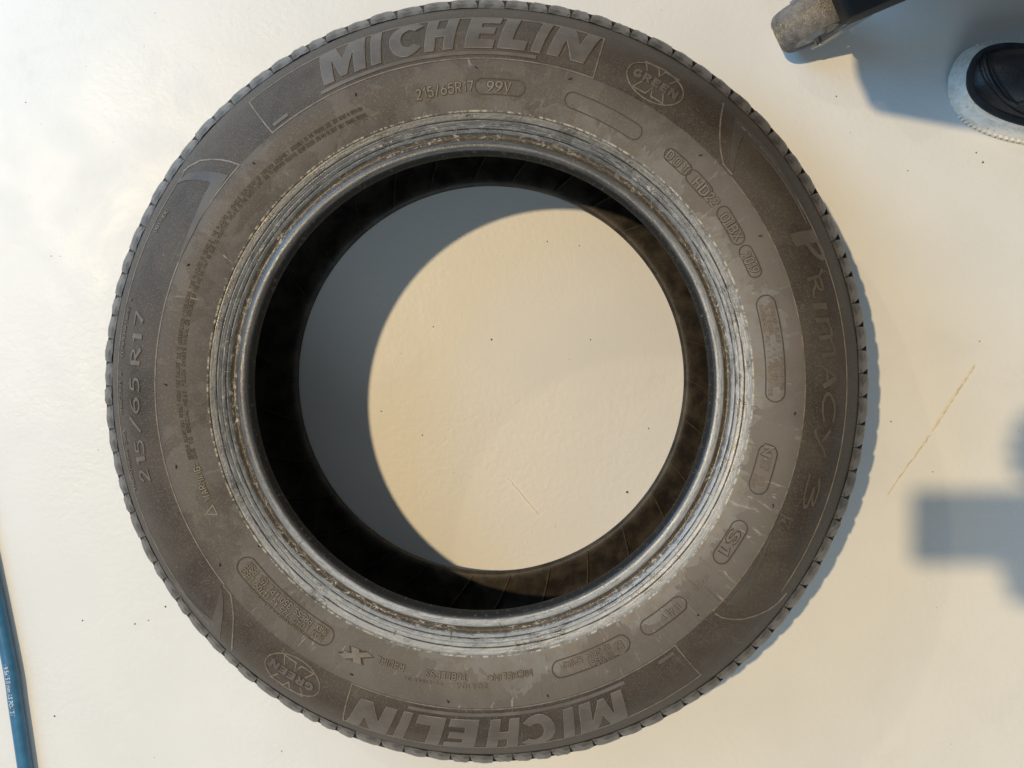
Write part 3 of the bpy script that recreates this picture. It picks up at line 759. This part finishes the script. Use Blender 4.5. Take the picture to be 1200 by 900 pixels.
# the long warning, as two concentric lines
def warn(lines):
    e = empty('marking', parent=tyre)
    for s_, a_, b_ in lines: text_on('lettering', s_, a_, b_, 4.0, e, h=0.0006, mat=M_DARK_LINE)
warn([("SERIOUS INJURY MAY RESULT FROM: TIRE FAILURE", (223.5, 538), (208.5, 425)), ("DUE TO SPECIAL HEAT", (228.5, 537), (216, 458)),
      ("DUE TO UNDERINFLATION / OVERLOADING", (209, 420), (222, 342)), ("FOLLOW OWNER'S MANUAL OR", (215, 452), (220, 375)),
      ("TIRE PLACARD IN VEHICLE", (223.5, 338), (247, 282)), ("EXPLOSION OF TIRE AND RIM", (221, 370), (237, 318)),
      ("MAY BE DUE TO MOUNTING", (239, 313), (266, 261)), ("THE PLACARD IN VEHICLE", (249.5, 277), (281, 232)), ("INFLATE TO THE SAFETY LIMIT", (269, 257), (307, 212)),
      ("EXPLOSION OF TIRE/RIM ASSEMBLY", (284, 228), (338, 178)), ("DUE TO IMPROPER MOUNTING", (310, 209), (347, 180)), ("ASSEMBLY TO THE PROPER SIZE", (341, 175.5), (387, 145)),
      ("NEVER EXCEED 275 kPa TO SEAT", (350, 178), (394, 150.5)), ("SEAT BEADS IN OPERATION", (390, 143), (424, 127)), ("ONLY TRAINED PERSONS", (397, 149), (429, 134))])

# ---- vent nubs and flash marks on the bead
nm = bmesh.new(); bmesh.ops.create_cone(nm, cap_ends=True, segments=8, radius1=0.0008, radius2=0.0004, depth=0.0034); nm = bm_mesh('vent_nub', nm)
for px_, py_ in ((417, 110.6), (558, 79), (668, 92.6), (820.7, 182), (891, 276.5), (931, 485), (905.6, 593), (817.5, 720.6), (641.7, 815), (525, 821.7), (411.7, 790), (258, 661.7), (206.6, 546.7), (194, 450.6), (220.6, 310.6), (297.6, 191.5), (303, 640)):
    th, r = P(px_, py_)
    o = link('vent_nub', nm, M_NUB, tyre); o.location = surf(th, r, 0.0008); o.rotation_euler = (random.uniform(.5, 1.2), random.uniform(-.3, .3), random.uniform(0, 6.28))
fm_ = bmesh.new(); bmesh.ops.create_cube(fm_, size=1.0); fm_ = bm_mesh('flash_mark', fm_)
for k in range(26):
    th = 2*PI*k/26+random.uniform(-.06, .06); r = random.choice((0.2230, 0.2344, 0.2424, 0.2494)); bz = float(np.interp(r, [p[0] for p in BEAD_PTS[5:]], [p[1] for p in BEAD_PTS[5:]]))
    o = link('flash_mark', fm_, M_NUB if k % 3 else M_LINE, tyre, smooth=False)
    o.location = (r*math.cos(th), r*math.sin(th), bz+0.0003); o.scale = (random.uniform(.003, .006), 0.0006, 0.0011); o.rotation_euler = (0, -0.1, th+random.uniform(-.2, .2))
    o.rotation_euler = (Matrix.Rotation(th, 3, 'Z') @ Matrix.Rotation(-0.15, 3, 'Y')).to_euler()

exec_rest = True
# ---------------------------------------------------------------- air hose
M_HOSE = plain('hose_rubber', (0.040, 0.150, 0.270), 0.35, var=0.15)
M_PRINT = plain('hose_print', (0.55, 0.57, 0.60), 0.5)
def tube(name, pts, rad, mat, parent=None, seg=16):
    v, f = [], []; n = len(pts); Pq = [Vector(p) for p in pts]
    for i in range(n):
        d = (Pq[min(i+1, n-1)]-Pq[max(i-1, 0)]).normalized(); s_ = d.cross(Vector((0, 0, 1))).normalized(); u_ = s_.cross(d)
        for k in range(seg):
            a_ = 2*PI*k/seg; v.append(Pq[i]+(s_*math.cos(a_)+u_*math.sin(a_))*rad)
    for i in range(n-1):
        for k in range(seg): f.append((i*seg+k, i*seg+(k+1) % seg, (i+1)*seg+(k+1) % seg, (i+1)*seg+k))
    f.append(tuple(range(seg-1, -1, -1))); f.append(tuple((n-1)*seg+k for k in range(seg)))
    return link(name, mesh(name, v, f), mat, parent)
HR = 0.0078
hp = [on_z(x, y, HR) for x, y in ((-60, 420), (-38, 540), (-8.5, 680), (12.5, 784), (18.5, 825), (29.5, 900), (37, 960), (40, 1040))]
xy = spline([(p.x, p.y) for p in hp], 10)
hose = tube('air_hose', [(x, y, HR+0.0002) for x, y in xy], HR, M_HOSE)
tag(hose, 'blue rubber air hose with grey print lying on the pale floor', 'hose')
def hose_print(s_, a_px, b_px):
    A, B = on_z(*a_px, 0.012), on_z(*b_px, 0.012)
    bm = text_bm(s_, 0.01, 1.05); xs = [v.co.x for v in bm.verts]; x0, x1 = min(xs), max(xs); L_ = (Vector((B.x, B.y))-Vector((A.x, A.y))).length
    path = [Vector((p[0], p[1])) for p in xy]
    seg = min(range(len(path)), key=lambda i: (path[i]-Vector((A.x, A.y))).length)
    # walk along the hose from the start point
    cum = [0.0]
    for i in range(seg, len(path)-1): cum.append(cum[-1]+(path[i+1]-path[i]).length)
    v = []; me_f = []
    for x in bm.verts:
        d = (x.co.x-x0)/(x1-x0)*L_; i = 0
        while i < len(cum)-2 and cum[i+1] < d: i += 1
        p, q = path[seg+i], path[seg+i+1]; k = (d-cum[i])/max(1e-9, cum[i+1]-cum[i]); c_ = p.lerp(q, k); t_ = (q-p).normalized(); s2 = Vector((-t_.y, t_.x))
        ang = 0.42+(x.co.y-0.35)*1.0        # around the hose from its top
        rr = HR+0.00012
        c3 = c_+s2*(math.sin(ang-0.55)*rr)
        v.append((c3.x, c3.y, HR+0.0002+math.cos(ang-0.55)*rr))
    bm.verts.index_update()
    for fc in bm.faces: me_f.append(tuple(x.index for x in fc.verts))
    bm.free()
    return link('print', mesh('print', v, me_f), M_PRINT, hose, smooth=False)
hose_print(": 9.5x15.0 mm AS PO-12V", (6, 774), (18, 834))

# ---------------------------------------------------------------- trolley with caster at the top edge
M_WHEEL = m_rubber('grey_wheel_rubber', (0.11, 0.10, 0.095), (0.20, 0.185, 0.17), 0.7, 120)
M_HUB = plain('hub_plastic', (0.50, 0.47, 0.43), 0.4)
M_CHROME = plain('fork_steel', (0.50, 0.51, 0.53), 0.38, 1.0, var=0.1, bump=0.05)
M_BLACK = plain('black_steel', (0.006, 0.006, 0.0065), 0.55)
M_GRIT = plain('grit', (0.45, 0.36, 0.22), 0.7, var=0.5, scale=300)
M_DARKGRIT = plain('dark_specks', (0.10, 0.08, 0.06), 0.8)
trol = empty('tool_trolley', (0.3677, 0.3653, 0))
tag(trol, 'black tool trolley with a grey caster wheel, only its corner showing at the top edge', 'trolley')
def lathe_y(name, pts, segs, mat, parent, closed=True):       # turned about local Y
    v, f = [], []; n = len(pts)
    for k in range(segs):
        a_ = 2*PI*k/segs
        for r, y in pts: v.append((r*math.cos(a_), y, r*math.sin(a_)))
    for k in range(segs):
        k2 = (k+1) % segs
        for i in range(n if closed else n-1): f.append((k*n+i, k*n+(i+1) % n, k2*n+(i+1) % n, k2*n+i))
    o = link(name, mesh(name, v, f), mat, parent); auto_smooth(o, 40); return o
wd = math.radians(25)
def wheel_at(cx, cy, yaw):
    w = empty('caster_wheel', parent=trol); w.location = (cx-0.3677, cy-0.3653, 0.0385); w.rotation_euler.z = yaw
    hw = 0.0195
    lathe_y('tyre', [(0.026, -hw+0.001), (0.034, -hw), (0.0368, -hw+0.003), (0.0383, -hw+0.007), (0.0385, 0), (0.0383, hw-0.007), (0.0368, hw-0.003), (0.034, hw), (0.026, hw-0.001)], 48, M_WHEEL, w)
    lathe_y('hub', [(0.004, -hw-0.001), (0.012, -hw-0.001), (0.014, -hw+0.004), (0.024, -hw+0.005), (0.0262, -hw+0.001), (0.0262, hw-0.001), (0.024, hw-0.005), (0.014, hw-0.004), (0.012, hw+0.001), (0.004, hw+0.001)], 40, M_HUB, w)
    # gritty crust pressed into the tread
    rnd = random.Random(5); v, f = [], []
    for k in range(2400):
        a_ = rnd.uniform(-0.2, PI+0.2); y_ = max(-1, min(1, rnd.gauss(0.05, 0.36)))*hw*0.85; r = 0.0384; s_ = rnd.uniform(0.0002, 0.0007)
        c_ = Vector((r*math.cos(a_), y_, r*math.sin(a_))); b = len(v)
        for d in ((1, 0, 0), (-.5, .9, 0), (-.5, -.9, 0), (0, 0, 1.1), (0, 0, -1.1)): v.append(c_+Vector([q*s_*rnd.uniform(.6, 1.3) for q in d]))
        f += [(b, b+1, b+3), (b+1, b+2, b+3), (b+2, b, b+3), (b+1, b, b+4), (b+2, b+1, b+4), (b, b+2, b+4)]
    g = link('grit_crust', mesh('grit_crust', v, f), M_GRIT, w, smooth=False); g['kind'] = 'stuff'
    return w
wheel_at(0.3458, 0.389, wd)
def box(name, x0, x1, y0, y1, z0, z1, mat, parent, yaw=0, loc=(0, 0, 0), bev=0.002):
    bm = bmesh.new(); bmesh.ops.create_cube(bm, size=1.0)
    for v in bm.verts: v.co = Vector(((x0+x1)/2+v.co.x*(x1-x0), (y0+y1)/2+v.co.y*(y1-y0), (z0+z1)/2+v.co.z*(z1-z0)))
    bmesh.ops.bevel(bm, geom=bm.edges[:], offset=bev, segments=2, affect='EDGES', profile=0.5)
    o = link(name, bm_mesh(name, bm), mat, parent, smooth=True); auto_smooth(o, 40)
    o.rotation_euler.z = yaw; o.location = loc
    return o
fk = empty('fork', parent=trol); fk.location = (0.3458-0.3677, 0.389-0.3653, 0); fk.rotation_euler.z = wd
for s_ in (-1, 1):
    pl_ = [(-0.008, 0.031), (0.006, 0.026), (0.052, 0.066), (0.052, 0.083), (0.030, 0.083), (0.018, 0.066), (-0.004, 0.040)]
    bm = bmesh.new(); y0, y1 = s_*0.0275-0.0011, s_*0.0275+0.0011
    fa = [bm.verts.new((x, y0, z)) for x, z in pl_]; fb = [bm.verts.new((x, y1, z)) for x, z in pl_]
    bm.faces.new(fa); bm.faces.new(fb[::-1])
    for q in range(len(pl_)): bm.faces.new((fa[q], fb[q], fb[(q+1) % len(pl_)], fa[(q+1) % len(pl_)]))
    bmesh.ops.recalc_face_normals(bm, faces=bm.faces[:])
    link('fork_plate', bm_mesh('fork_plate', bm), M_CHROME, fk, smooth=False)
box('fork_top', 0.030, 0.056, -0.0286, 0.0286, 0.0825, 0.0855, M_CHROME, fk, bev=0.0008)
bm_ = bmesh.new(); bmesh.ops.create_cone(bm_, cap_ends=True, segments=20, radius1=0.004, radius2=0.004, depth=0.058)
ax = link('axle', bm_mesh('axle', bm_), M_CHROME, fk); ax.rotation_euler.x = PI/2; ax.location = (0, 0, 0.0385)
auto_smooth(ax)
box('base_plate', 0, 0.42, 0, 0.42, 0.086, 0.118, M_BLACK, trol, yaw=math.radians(23), bev=0.006)
ca, sa = math.cos(math.radians(23)), math.sin(math.radians(23))
wroot = [o for o in trol.children if o.name == 'caster_wheel'][0]
for ux, uy in ((0.37, 0.02), (0.02, 0.37), (0.37, 0.37)):
    for src in (wroot, fk):
        c = src.copy(); C.objects.link(c); c.location = src.location+Vector((ux*ca-uy*sa, ux*sa+uy*ca, 0))
        for ch in list(src.children):
            d = ch.copy(); C.objects.link(d); d.parent = c
def prism(name, pts, z0, z1, mat, parent):
    bm = bmesh.new(); vs = [bm.verts.new((x, y, z0)) for x, y in pts]; f = bm.faces.new(vs)
    r_ = bmesh.ops.extrude_face_region(bm, geom=[f]); 
    for v in [g for g in r_['geom'] if isinstance(g, bmesh.types.BMVert)]: v.co.z = z1
    bmesh.ops.recalc_face_normals(bm, faces=bm.faces[:])
    bmesh.ops.bevel(bm, geom=bm.edges[:], offset=0.004, segments=2, affect='EDGES')
    return link(name, bm_mesh(name, bm), mat, parent, smooth=False)
sh = [(0.2296, 0.3477), (0.2113, 0.3888), (0.20, 0.92), (0.90, 0.80), (0.90, 0.224), (0.3438, 0.3267)]
prism('tray', [(x-0.3677, y-0.3653) for x, y in sh], 0.450, 0.475, M_BLACK, trol)
box('post', -0.012, 0.012, -0.012, 0.012, 0.117, 0.451, M_BLACK, trol, loc=(0.12, 0.12, 0), bev=0.003)

# ---------------------------------------------------------------- shoe at the right edge
M_SOLE = None
def m_sole():
    t = NT('dirty_white_rubber'); ob = t.coords()
    n = t.noise(ob, 70, 6, 0.7, 0.8); n2 = t.noise(ob, 230, 4, 0.7)
    c = t.mix(t.ramp(n, 0.42, 0.62), (0.92, 0.89, 0.82), (0.78, 0.72, 0.62))
    c = t.mix(t.ramp(n2, 0.58, 0.68, 0, 0.6), c, (0.30, 0.24, 0.18))
    return t.done(c, 0.55, t.bump(n2, 0.4, 0.0008), 0.4)
M_SOLE = m_sole()
M_LEATHER = plain('black_leather', (0.017, 0.017, 0.018), 0.42, var=0.4, scale=60, bump=0.6, spec=0.45)
M_THREAD = plain('black_thread', (0.012, 0.012, 0.012), 0.7)
M_LINING = plain('shoe_lining', (0.03, 0.03, 0.032), 0.9)
toe = on_z(1110, 92, 0.0)
shoe = empty('shoe', (toe.x, toe.y, 0)); shoe.rotation_euler.z = math.radians(-13)
tag(shoe, 'black leather shoe toe with a scuffed white rubber sole at the right edge', 'shoe')
OUT = [(0, 0), (0.004, 0.020), (0.016, 0.036), (0.036, 0.047), (0.065, 0.053), (0.100, 0.053), (0.140, 0.046), (0.185, 0.040), (0.230, 0.041), (0.262, 0.037), (0.283, 0.024), (0.290, 0.0)]
lft = spline(OUT, 5)
ring0 = lft+[(x, -y*0.96) for x, y in lft[-2:0:-1]]
NRG = len(ring0)
def inset(ring, d):
    c_ = []
    n = len(ring)
    for i in range(n):
        a_, b_ = Vector(ring[i-1]), Vector(ring[(i+1) % n]); t_ = (b_-a_).normalized(); nn = Vector((t_.y, -t_.x)); c_.append(tuple(Vector(ring[i])+nn*d))
    return c_
def rings_mesh(name, rings, mat, parent, cap_top=True, cap_bot=True):
    v, f = [], []; n = len(rings[0])
    for r_ in rings: v += r_
    for k in range(len(rings)-1):
        for i in range(n): f.append((k*n+i, (k+1)*n+i, (k+1)*n+(i+1) % n, k*n+(i+1) % n))
    if cap_bot: f.append(tuple(range(n)))
    if cap_top: f.append(tuple((len(rings)-1)*n+i for i in range(n-1, -1, -1)))
    me = mesh(name, v, f); bm = bmesh.new(); bm.from_mesh(me); bmesh.ops.recalc_face_normals(bm, faces=bm.faces[:]); bm.to_mesh(me); bm.free()
    o = link(name, me, mat, parent); auto_smooth(o, 50); return o
def z3(ring, z): return [(x, y, z+max(0, (0.03-x))*0.12) for x, y in ring]
sgn = 1 if (Vector(inset(ring0, 0.004)[6])-Vector((0.1, 0))).length < (Vector(ring0[6])-Vector((0.1, 0))).length else -1
ins = lambda d: inset(ring0, d*sgn)
rings_mesh('sole', [z3(ins(0.002), 0.0005), z3(ins(-0.0012), 0.003), z3(ins(-0.0004), 0.006), z3(ins(0.0062), 0.0190), z3(ins(0.0078), 0.0205), z3(ins(0.0084), 0.0212), z3(ins(0.0086), 0.0225), z3(ins(0.0112), 0.0280), z3(ins(0.0128), 0.0296), z3(ins(0.0160), 0.0292)], M_SOLE, shoe)
# serrated foxing strip low on the outer side
tooth = bmesh.new(); bmesh.ops.create_cube(tooth, size=1.0); tooth = bm_mesh('tread_tooth', tooth)
for i in range(0, NRG, 1):
    x, y = ring0[i]
    if 0.02 < x < 0.27:
        for q in (0.25,):
            a_, b_ = Vector(ring0[i]), Vector(ring0[(i+1) % NRG]); c_ = a_.lerp(b_, q); d = (b_-a_).normalized()
            o = link('tread_tooth', tooth, M_SOLE, shoe, smooth=False); o.location = (c_.x, c_.y, 0.0045+max(0, 0.03-c_.x)*0.12); o.scale = (min(0.0036, (b_-a_).length*0.62), 0.0045, 0.007); o.rotation_euler.z = math.atan2(d.y, d.x)
def top_h(x): return float(np.interp(x, [0, 0.03, 0.07, 0.11, 0.16, 0.20, 0.25, 0.29], [0.050, 0.057, 0.064, 0.076, 0.095, 0.098, 0.092, 0.086]))
def upper_pt(i, k):                          # k 0 at the welt .. 1 at the spine
    x, y = ins(0.0055)[i]
    q = k
    yy = y*(1-q**1.6*0.98); xx = x+(0.085-x)*(q**2.2)*(0.9 if x < 0.085 else 0.0)
    zz = 0.0292+(top_h(xx)-0.0292)*math.sin(q*PI/2)**0.85
    return xx, yy, zz
ins55 = ins(0.0135)
def upper_pt(i, k):
    x, y = ins55[i]
    q = k
    fx = 0.9 if x < 0.085 else 0.0
    xx = x+(0.085-x)*(q**1.7)*fx; yy = y*(1-q**1.5*0.985)
    zz = 0.0292+(top_h(xx)-0.0292)*(math.sin(q*PI/2)**0.8)
    return (xx, yy, zz+max(0, 0.03-xx)*0.12)
K = [0, .06, .14, .24, .35, .46, .58, .70, .82, .92, 1.0]
# ankle opening: the ring stops early towards the heel
def klim(x): return 1.0
v, f = [], []
for k in K:
    for i in range(NRG):
        x = ins55[i][0]; kk = k*(1.0 if x < 0.155 else float(np.interp(x, [0.155, 0.19], [1.0, 0.62])))
        p = upper_pt(i, kk); v.append(p)
for a_ in range(len(K)-1):
    for i in range(NRG): f.append((a_*NRG+i, (a_+1)*NRG+i, (a_+1)*NRG+(i+1) % NRG, a_*NRG+(i+1) % NRG))
me = mesh('upper', v, f); bm = bmesh.new(); bm.from_mesh(me); bmesh.ops.remove_doubles(bm, verts=bm.verts[:], dist=1e-5); bmesh.ops.recalc_face_normals(bm, faces=bm.faces[:]); bm.to_mesh(me); bm.free()
link('upper', me, M_LEATHER, shoe)
# insole seen down the opening
rings_mesh('insole', [[(x, y, 0.034) for x, y in ins(0.008)], [(x, y, 0.036) for x, y in ins(0.009)]], M_LINING, shoe)
# toe panel: a raised roll between two rows of stitching, meeting in a point over the instep
from mathutils.bvhtree import BVHTree
bpy.context.view_layer.update()
upo = [o for o in shoe.children if o.name == 'upper'][0]
bvh = BVHTree.FromPolygons([tuple(v.co) for v in upo.data.vertices], [tuple(p.vertices) for p in upo.data.polygons])
minv = Matrix.LocRotScale(shoe.location, shoe.rotation_euler, None).inverted()
def on_upper(px, py, lift):
    o_ = minv @ CAM; d = (minv.to_3x3() @ ray(px, py)).normalized(); h = bvh.ray_cast(o_, d)
    if h[0] is None: return None
    n = h[1] if h[1].z > 0 else -h[1]
    return h[0]+n*lift
def seam(name, pts, rad, mat, lift):
    q = [on_upper(x, y, lift) for x, y in spline(pts, 4)]; q = [p for p in q if p is not None]
    return tube(name, q, rad, mat, shoe, 8)
SA = [(1226, 35), (1200, 36), (1180, 37.5), (1165.6, 41), (1154, 48), (1147.8, 61.6), (1148, 78.6), (1155, 95.6), (1169, 112.6), (1184.5, 126), (1200, 134), (1226, 141)]
SB = [(1226, 41), (1200, 41), (1180, 43), (1168, 48), (1159, 62), (1161, 77), (1168.5, 93.7), (1179, 109), (1188, 120), (1200, 119), (1226, 113)]
mid_ = [((a_[0]+b_[0])/2, (a_[1]+b_[1])/2) for a_, b_ in zip(SA[:10], SB[:10])]
seam('seam_roll', mid_, 0.0032, M_LEATHER, -0.0008); seam('stitch_line', SA, 0.0010, M_THREAD, 0.0004)
seam('stitch_line', SB, 0.0010, M_THREAD, 0.0004); seam('stitch_line', [(x+3.2, y+1.2) for x, y in SB[:9]], 0.0007, M_THREAD, 0.0003)
for j in range(4):
    x = 0.112+j*0.013; zt = top_h(x)+0.004
    tube('lace', spline3 if False else [(x, -0.026, zt-0.018), (x+0.002, -0.013, zt-0.002), (x+0.003, 0, zt+0.002), (x+0.002, 0.013, zt-0.002), (x, 0.026, zt-0.018)], 0.0028, M_THREAD, shoe, 8)

# ---------------------------------------------------------------- the phone that took the picture, and the hand that holds it (both behind the lens)
M_PHONE = plain('phone_glass', (0.012, 0.012, 0.014), 0.15)
ph = box('phone', -0.100, 0.055, -0.052, 0.022, 0.003, 0.011, M_PHONE, None, bev=0.003)
ph.rotation_mode = 'QUATERNION'; ph.rotation_quaternion = Q; ph.location = (CAMX, CAMY, CAMZ)
tag(ph, 'dark phone held flat above the tyre whose blurred shadow falls at the right', 'phone')
M_SKIN = plain('skin', (0.52, 0.33, 0.24), 0.5, var=0.08); M_SLEEVE = plain('grey_sleeve', (0.12, 0.13, 0.15), 0.9)
def skin_chain(name, chains, mat, parent=None, sub=2):
    """chains of (point, radius); a chain may start on an existing point index"""
    v, e, rad = [], [], []
    for start, pts in chains:
        prev = start
        for p, r in pts:
            v.append(p); rad.append(r); 
            if prev is not None: e.append((prev, len(v)-1))
            prev = len(v)-1
    me = bpy.data.meshes.new(name); me.from_pydata(v, e, []); me.update()
    o = bpy.data.objects.new(name, me); C.objects.link(o)
    me.materials.append(mat)
    o.modifiers.new('skin', 'SKIN'); sk = me.skin_vertices[0].data
    for i, r in enumerate(rad): sk[i].radius = (r, r)
    sk[0].use_root = True
    o.modifiers['skin'].use_smooth_shade = True
    s_ = o.modifiers.new('sub', 'SUBSURF'); s_.levels = s_.render_levels = sub
    if parent: o.parent = parent
    return o
def hand(name, hx, hy, hz, g, parent=None):
    arm = [(None, [((hx+0.245, hy-g*0.110, hz-0.020), 0.030), ((hx+0.150, hy-g*0.065, hz-0.014), 0.027), ((hx+0.085, hy-g*0.025, hz-0.008), 0.031), ((hx+0.045, hy, hz-0.006), 0.026)]),
           (2, [((hx+0.060, hy+g*0.036, hz+0.010), 0.015), ((hx+0.022, hy+g*0.044, hz+0.017), 0.0115), ((hx-0.006, hy+g*0.036, hz+0.017), 0.010), ((hx-0.022, hy+g*0.028, hz+0.0145), 0.0085)])]
    for dy, ln in ((0.026, 0.90), (0.008, 1.0), (-0.010, 0.94), (-0.027, 0.78)):
        arm.append((3, [((hx+0.024, hy+g*dy, hz-0.014), 0.0105), ((hx+0.024-0.026*ln, hy+g*dy, hz-0.017), 0.0095), ((hx+0.024-0.044*ln, hy+g*dy*0.95, hz-0.0145), 0.0088), ((hx+0.024-0.055*ln, hy+g*dy*0.9, hz-0.0105), 0.0078)]))
    return skin_chain(name, arm, M_SKIN, parent)
def sleeve(hx, hy, hz, g, parent):
    path = [((hx+0.070, hy-g*0.030, hz-0.012), 0.040), ((hx+0.085, hy-g*0.036, hz-0.012), 0.048), ((hx+0.20, hy-g*0.090, hz-0.01), 0.058), ((hx+0.36, hy-g*0.15, hz+0.02), 0.066), ((hx+0.55, hy-g*0.17, hz+0.09), 0.074)]
    v, f = [], []; seg = 24
    for p, r in path:
        for k in range(seg):
            a_ = 2*PI*k/seg; v.append((p[0], p[1]+r*math.cos(a_), p[2]+r*math.sin(a_)*0.9))
    for q in range(len(path)-1):
        for k in range(seg): f.append((q*seg+k, q*seg+(k+1) % seg, (q+1)*seg+(k+1) % seg, (q+1)*seg+k))
    f.append(tuple((len(path)-1)*seg+k for k in range(seg)))
    return link('sleeve', mesh('sleeve', v, f), M_SLEEVE, parent)
lowh = (CAMX+0.022, CAMY-0.060, CAMZ+0.007); uph = (CAMX+0.030, CAMY+0.062, CAMZ+0.007)
person = hand('person', *lowh, 1)
tag(person, 'two hands and forearms in dark grey sleeves holding the phone over the tyre', 'person')
hand('hand', *uph, -1, person); sleeve(*lowh, 1, person); sleeve(*uph, -1, person)

# ---------------------------------------------------------------- scratches, specks
M_SCR = plain('scratch_tan', (0.66, 0.58, 0.44), 0.6, var=0.18, scale=150)
def scratch(name, pts, w0, w1, label):
    q = [on_z(x, y, 0.0008) for x, y in pts]; n = len(q); v, f = [], []
    rnd = random.Random(len(pts))
    for i in range(n):
        d = (q[min(i+1, n-1)]-q[max(i-1, 0)]).normalized(); nn = Vector((-d.y, d.x, 0)); w = (w0+(w1-w0)*i/(n-1))*(0.25 if i in (0, n-1) else 1)*rnd.uniform(.8, 1.1)/1044/2
        v += [q[i]+nn*w, q[i]+Vector((0, 0, 0.0005)), q[i]-nn*w]
    for p in (0, 2):
        pass
    for i in range(n):
        v[3*i].z = 0.0003; v[3*i+2].z = 0.0003
    for i in range(n-1):
        f += [(3*i+1, 3*(i+1)+1, 3*(i+1), 3*i), (3*i+2, 3*(i+1)+2, 3*(i+1)+1, 3*i+1)]
    o = link(name, mesh(name, v, f), M_SCR)
    return tag(o, label, 'scratch')
def along(a_, b_, n, wob, seed):
    rnd = random.Random(seed); return [(a_[0]+(b_[0]-a_[0])*k/n+rnd.uniform(-wob, wob), a_[1]+(b_[1]-a_[1])*k/n+rnd.uniform(-wob, wob)) for k in range(n+1)]
scratch('floor_scratch', along((1143, 427), (1092, 506), 26, .5, 1), 2.6, 2.6, 'long tan scratch on the floor to the right of the tyre')
scratch('floor_scratch', along((1090, 510), (1040, 580), 20, .6, 2), 2.2, 1.2, 'fainter tan scrape that runs on from the long scratch beside the tyre')
scratch('floor_scratch', along((595, 560), (630, 602), 14, .4, 3), 0.45, 0.6, 'thin brown scratch on the floor inside the tyre hole')
v, f = [], []; rnd = random.Random(9)
spots = [(576, 398, 1.6), (735, 577, 1.6), (641, 283, .9), (679, 288, .9), (692, 398, 1), (447, 482, 1), (495, 510, .8), (508, 383, .8), (760, 502, .8), (1152, 190, 1.6), (1144, 179, 1), (97, 727, 1), (158, 731, 1), (194, 711, 1.2), (174, 727, .8), (330, 880, 1),
         (64, 839, 1), (1013, 470, 1.2), (1044, 494, .9), (980, 113, 1), (1064, 200, .9), (1148, 400, .9), (60, 300, .8), (30, 120, .9), (1093, 553, .8)]
for _ in range(130): spots.append((rnd.uniform(-40, 1240), rnd.uniform(-40, 940), rnd.uniform(.2, .5)))
for x, y, s_ in spots:
    p = on_z(x, y, 0); 
    r_ = math.hypot(p.x, p.y)
    if 0.20 < r_ < 0.385: continue
    s_ = s_*0.9/1044; b = len(v); h_ = s_*.8
    for k in range(5):
        a_ = 2*PI*k/5+rnd.uniform(-.4, .4); q = s_*rnd.uniform(.7, 1.5); v.append((p.x+q*math.cos(a_), p.y+q*math.sin(a_), 0.0002))
    v.append((p.x, p.y, h_+.0002)); f += [(b+k, b+(k+1) % 5, b+5) for k in range(5)]
gr = link('floor_grit', mesh('floor_grit', v, f), M_DARKGRIT, smooth=False)
tag(gr, 'tiny dark specks of grit scattered on the pale floor', 'grit', kind='stuff')
for o in list(bpy.data.objects):
    if o.users_collection == () : bpy.data.objects.remove(o)
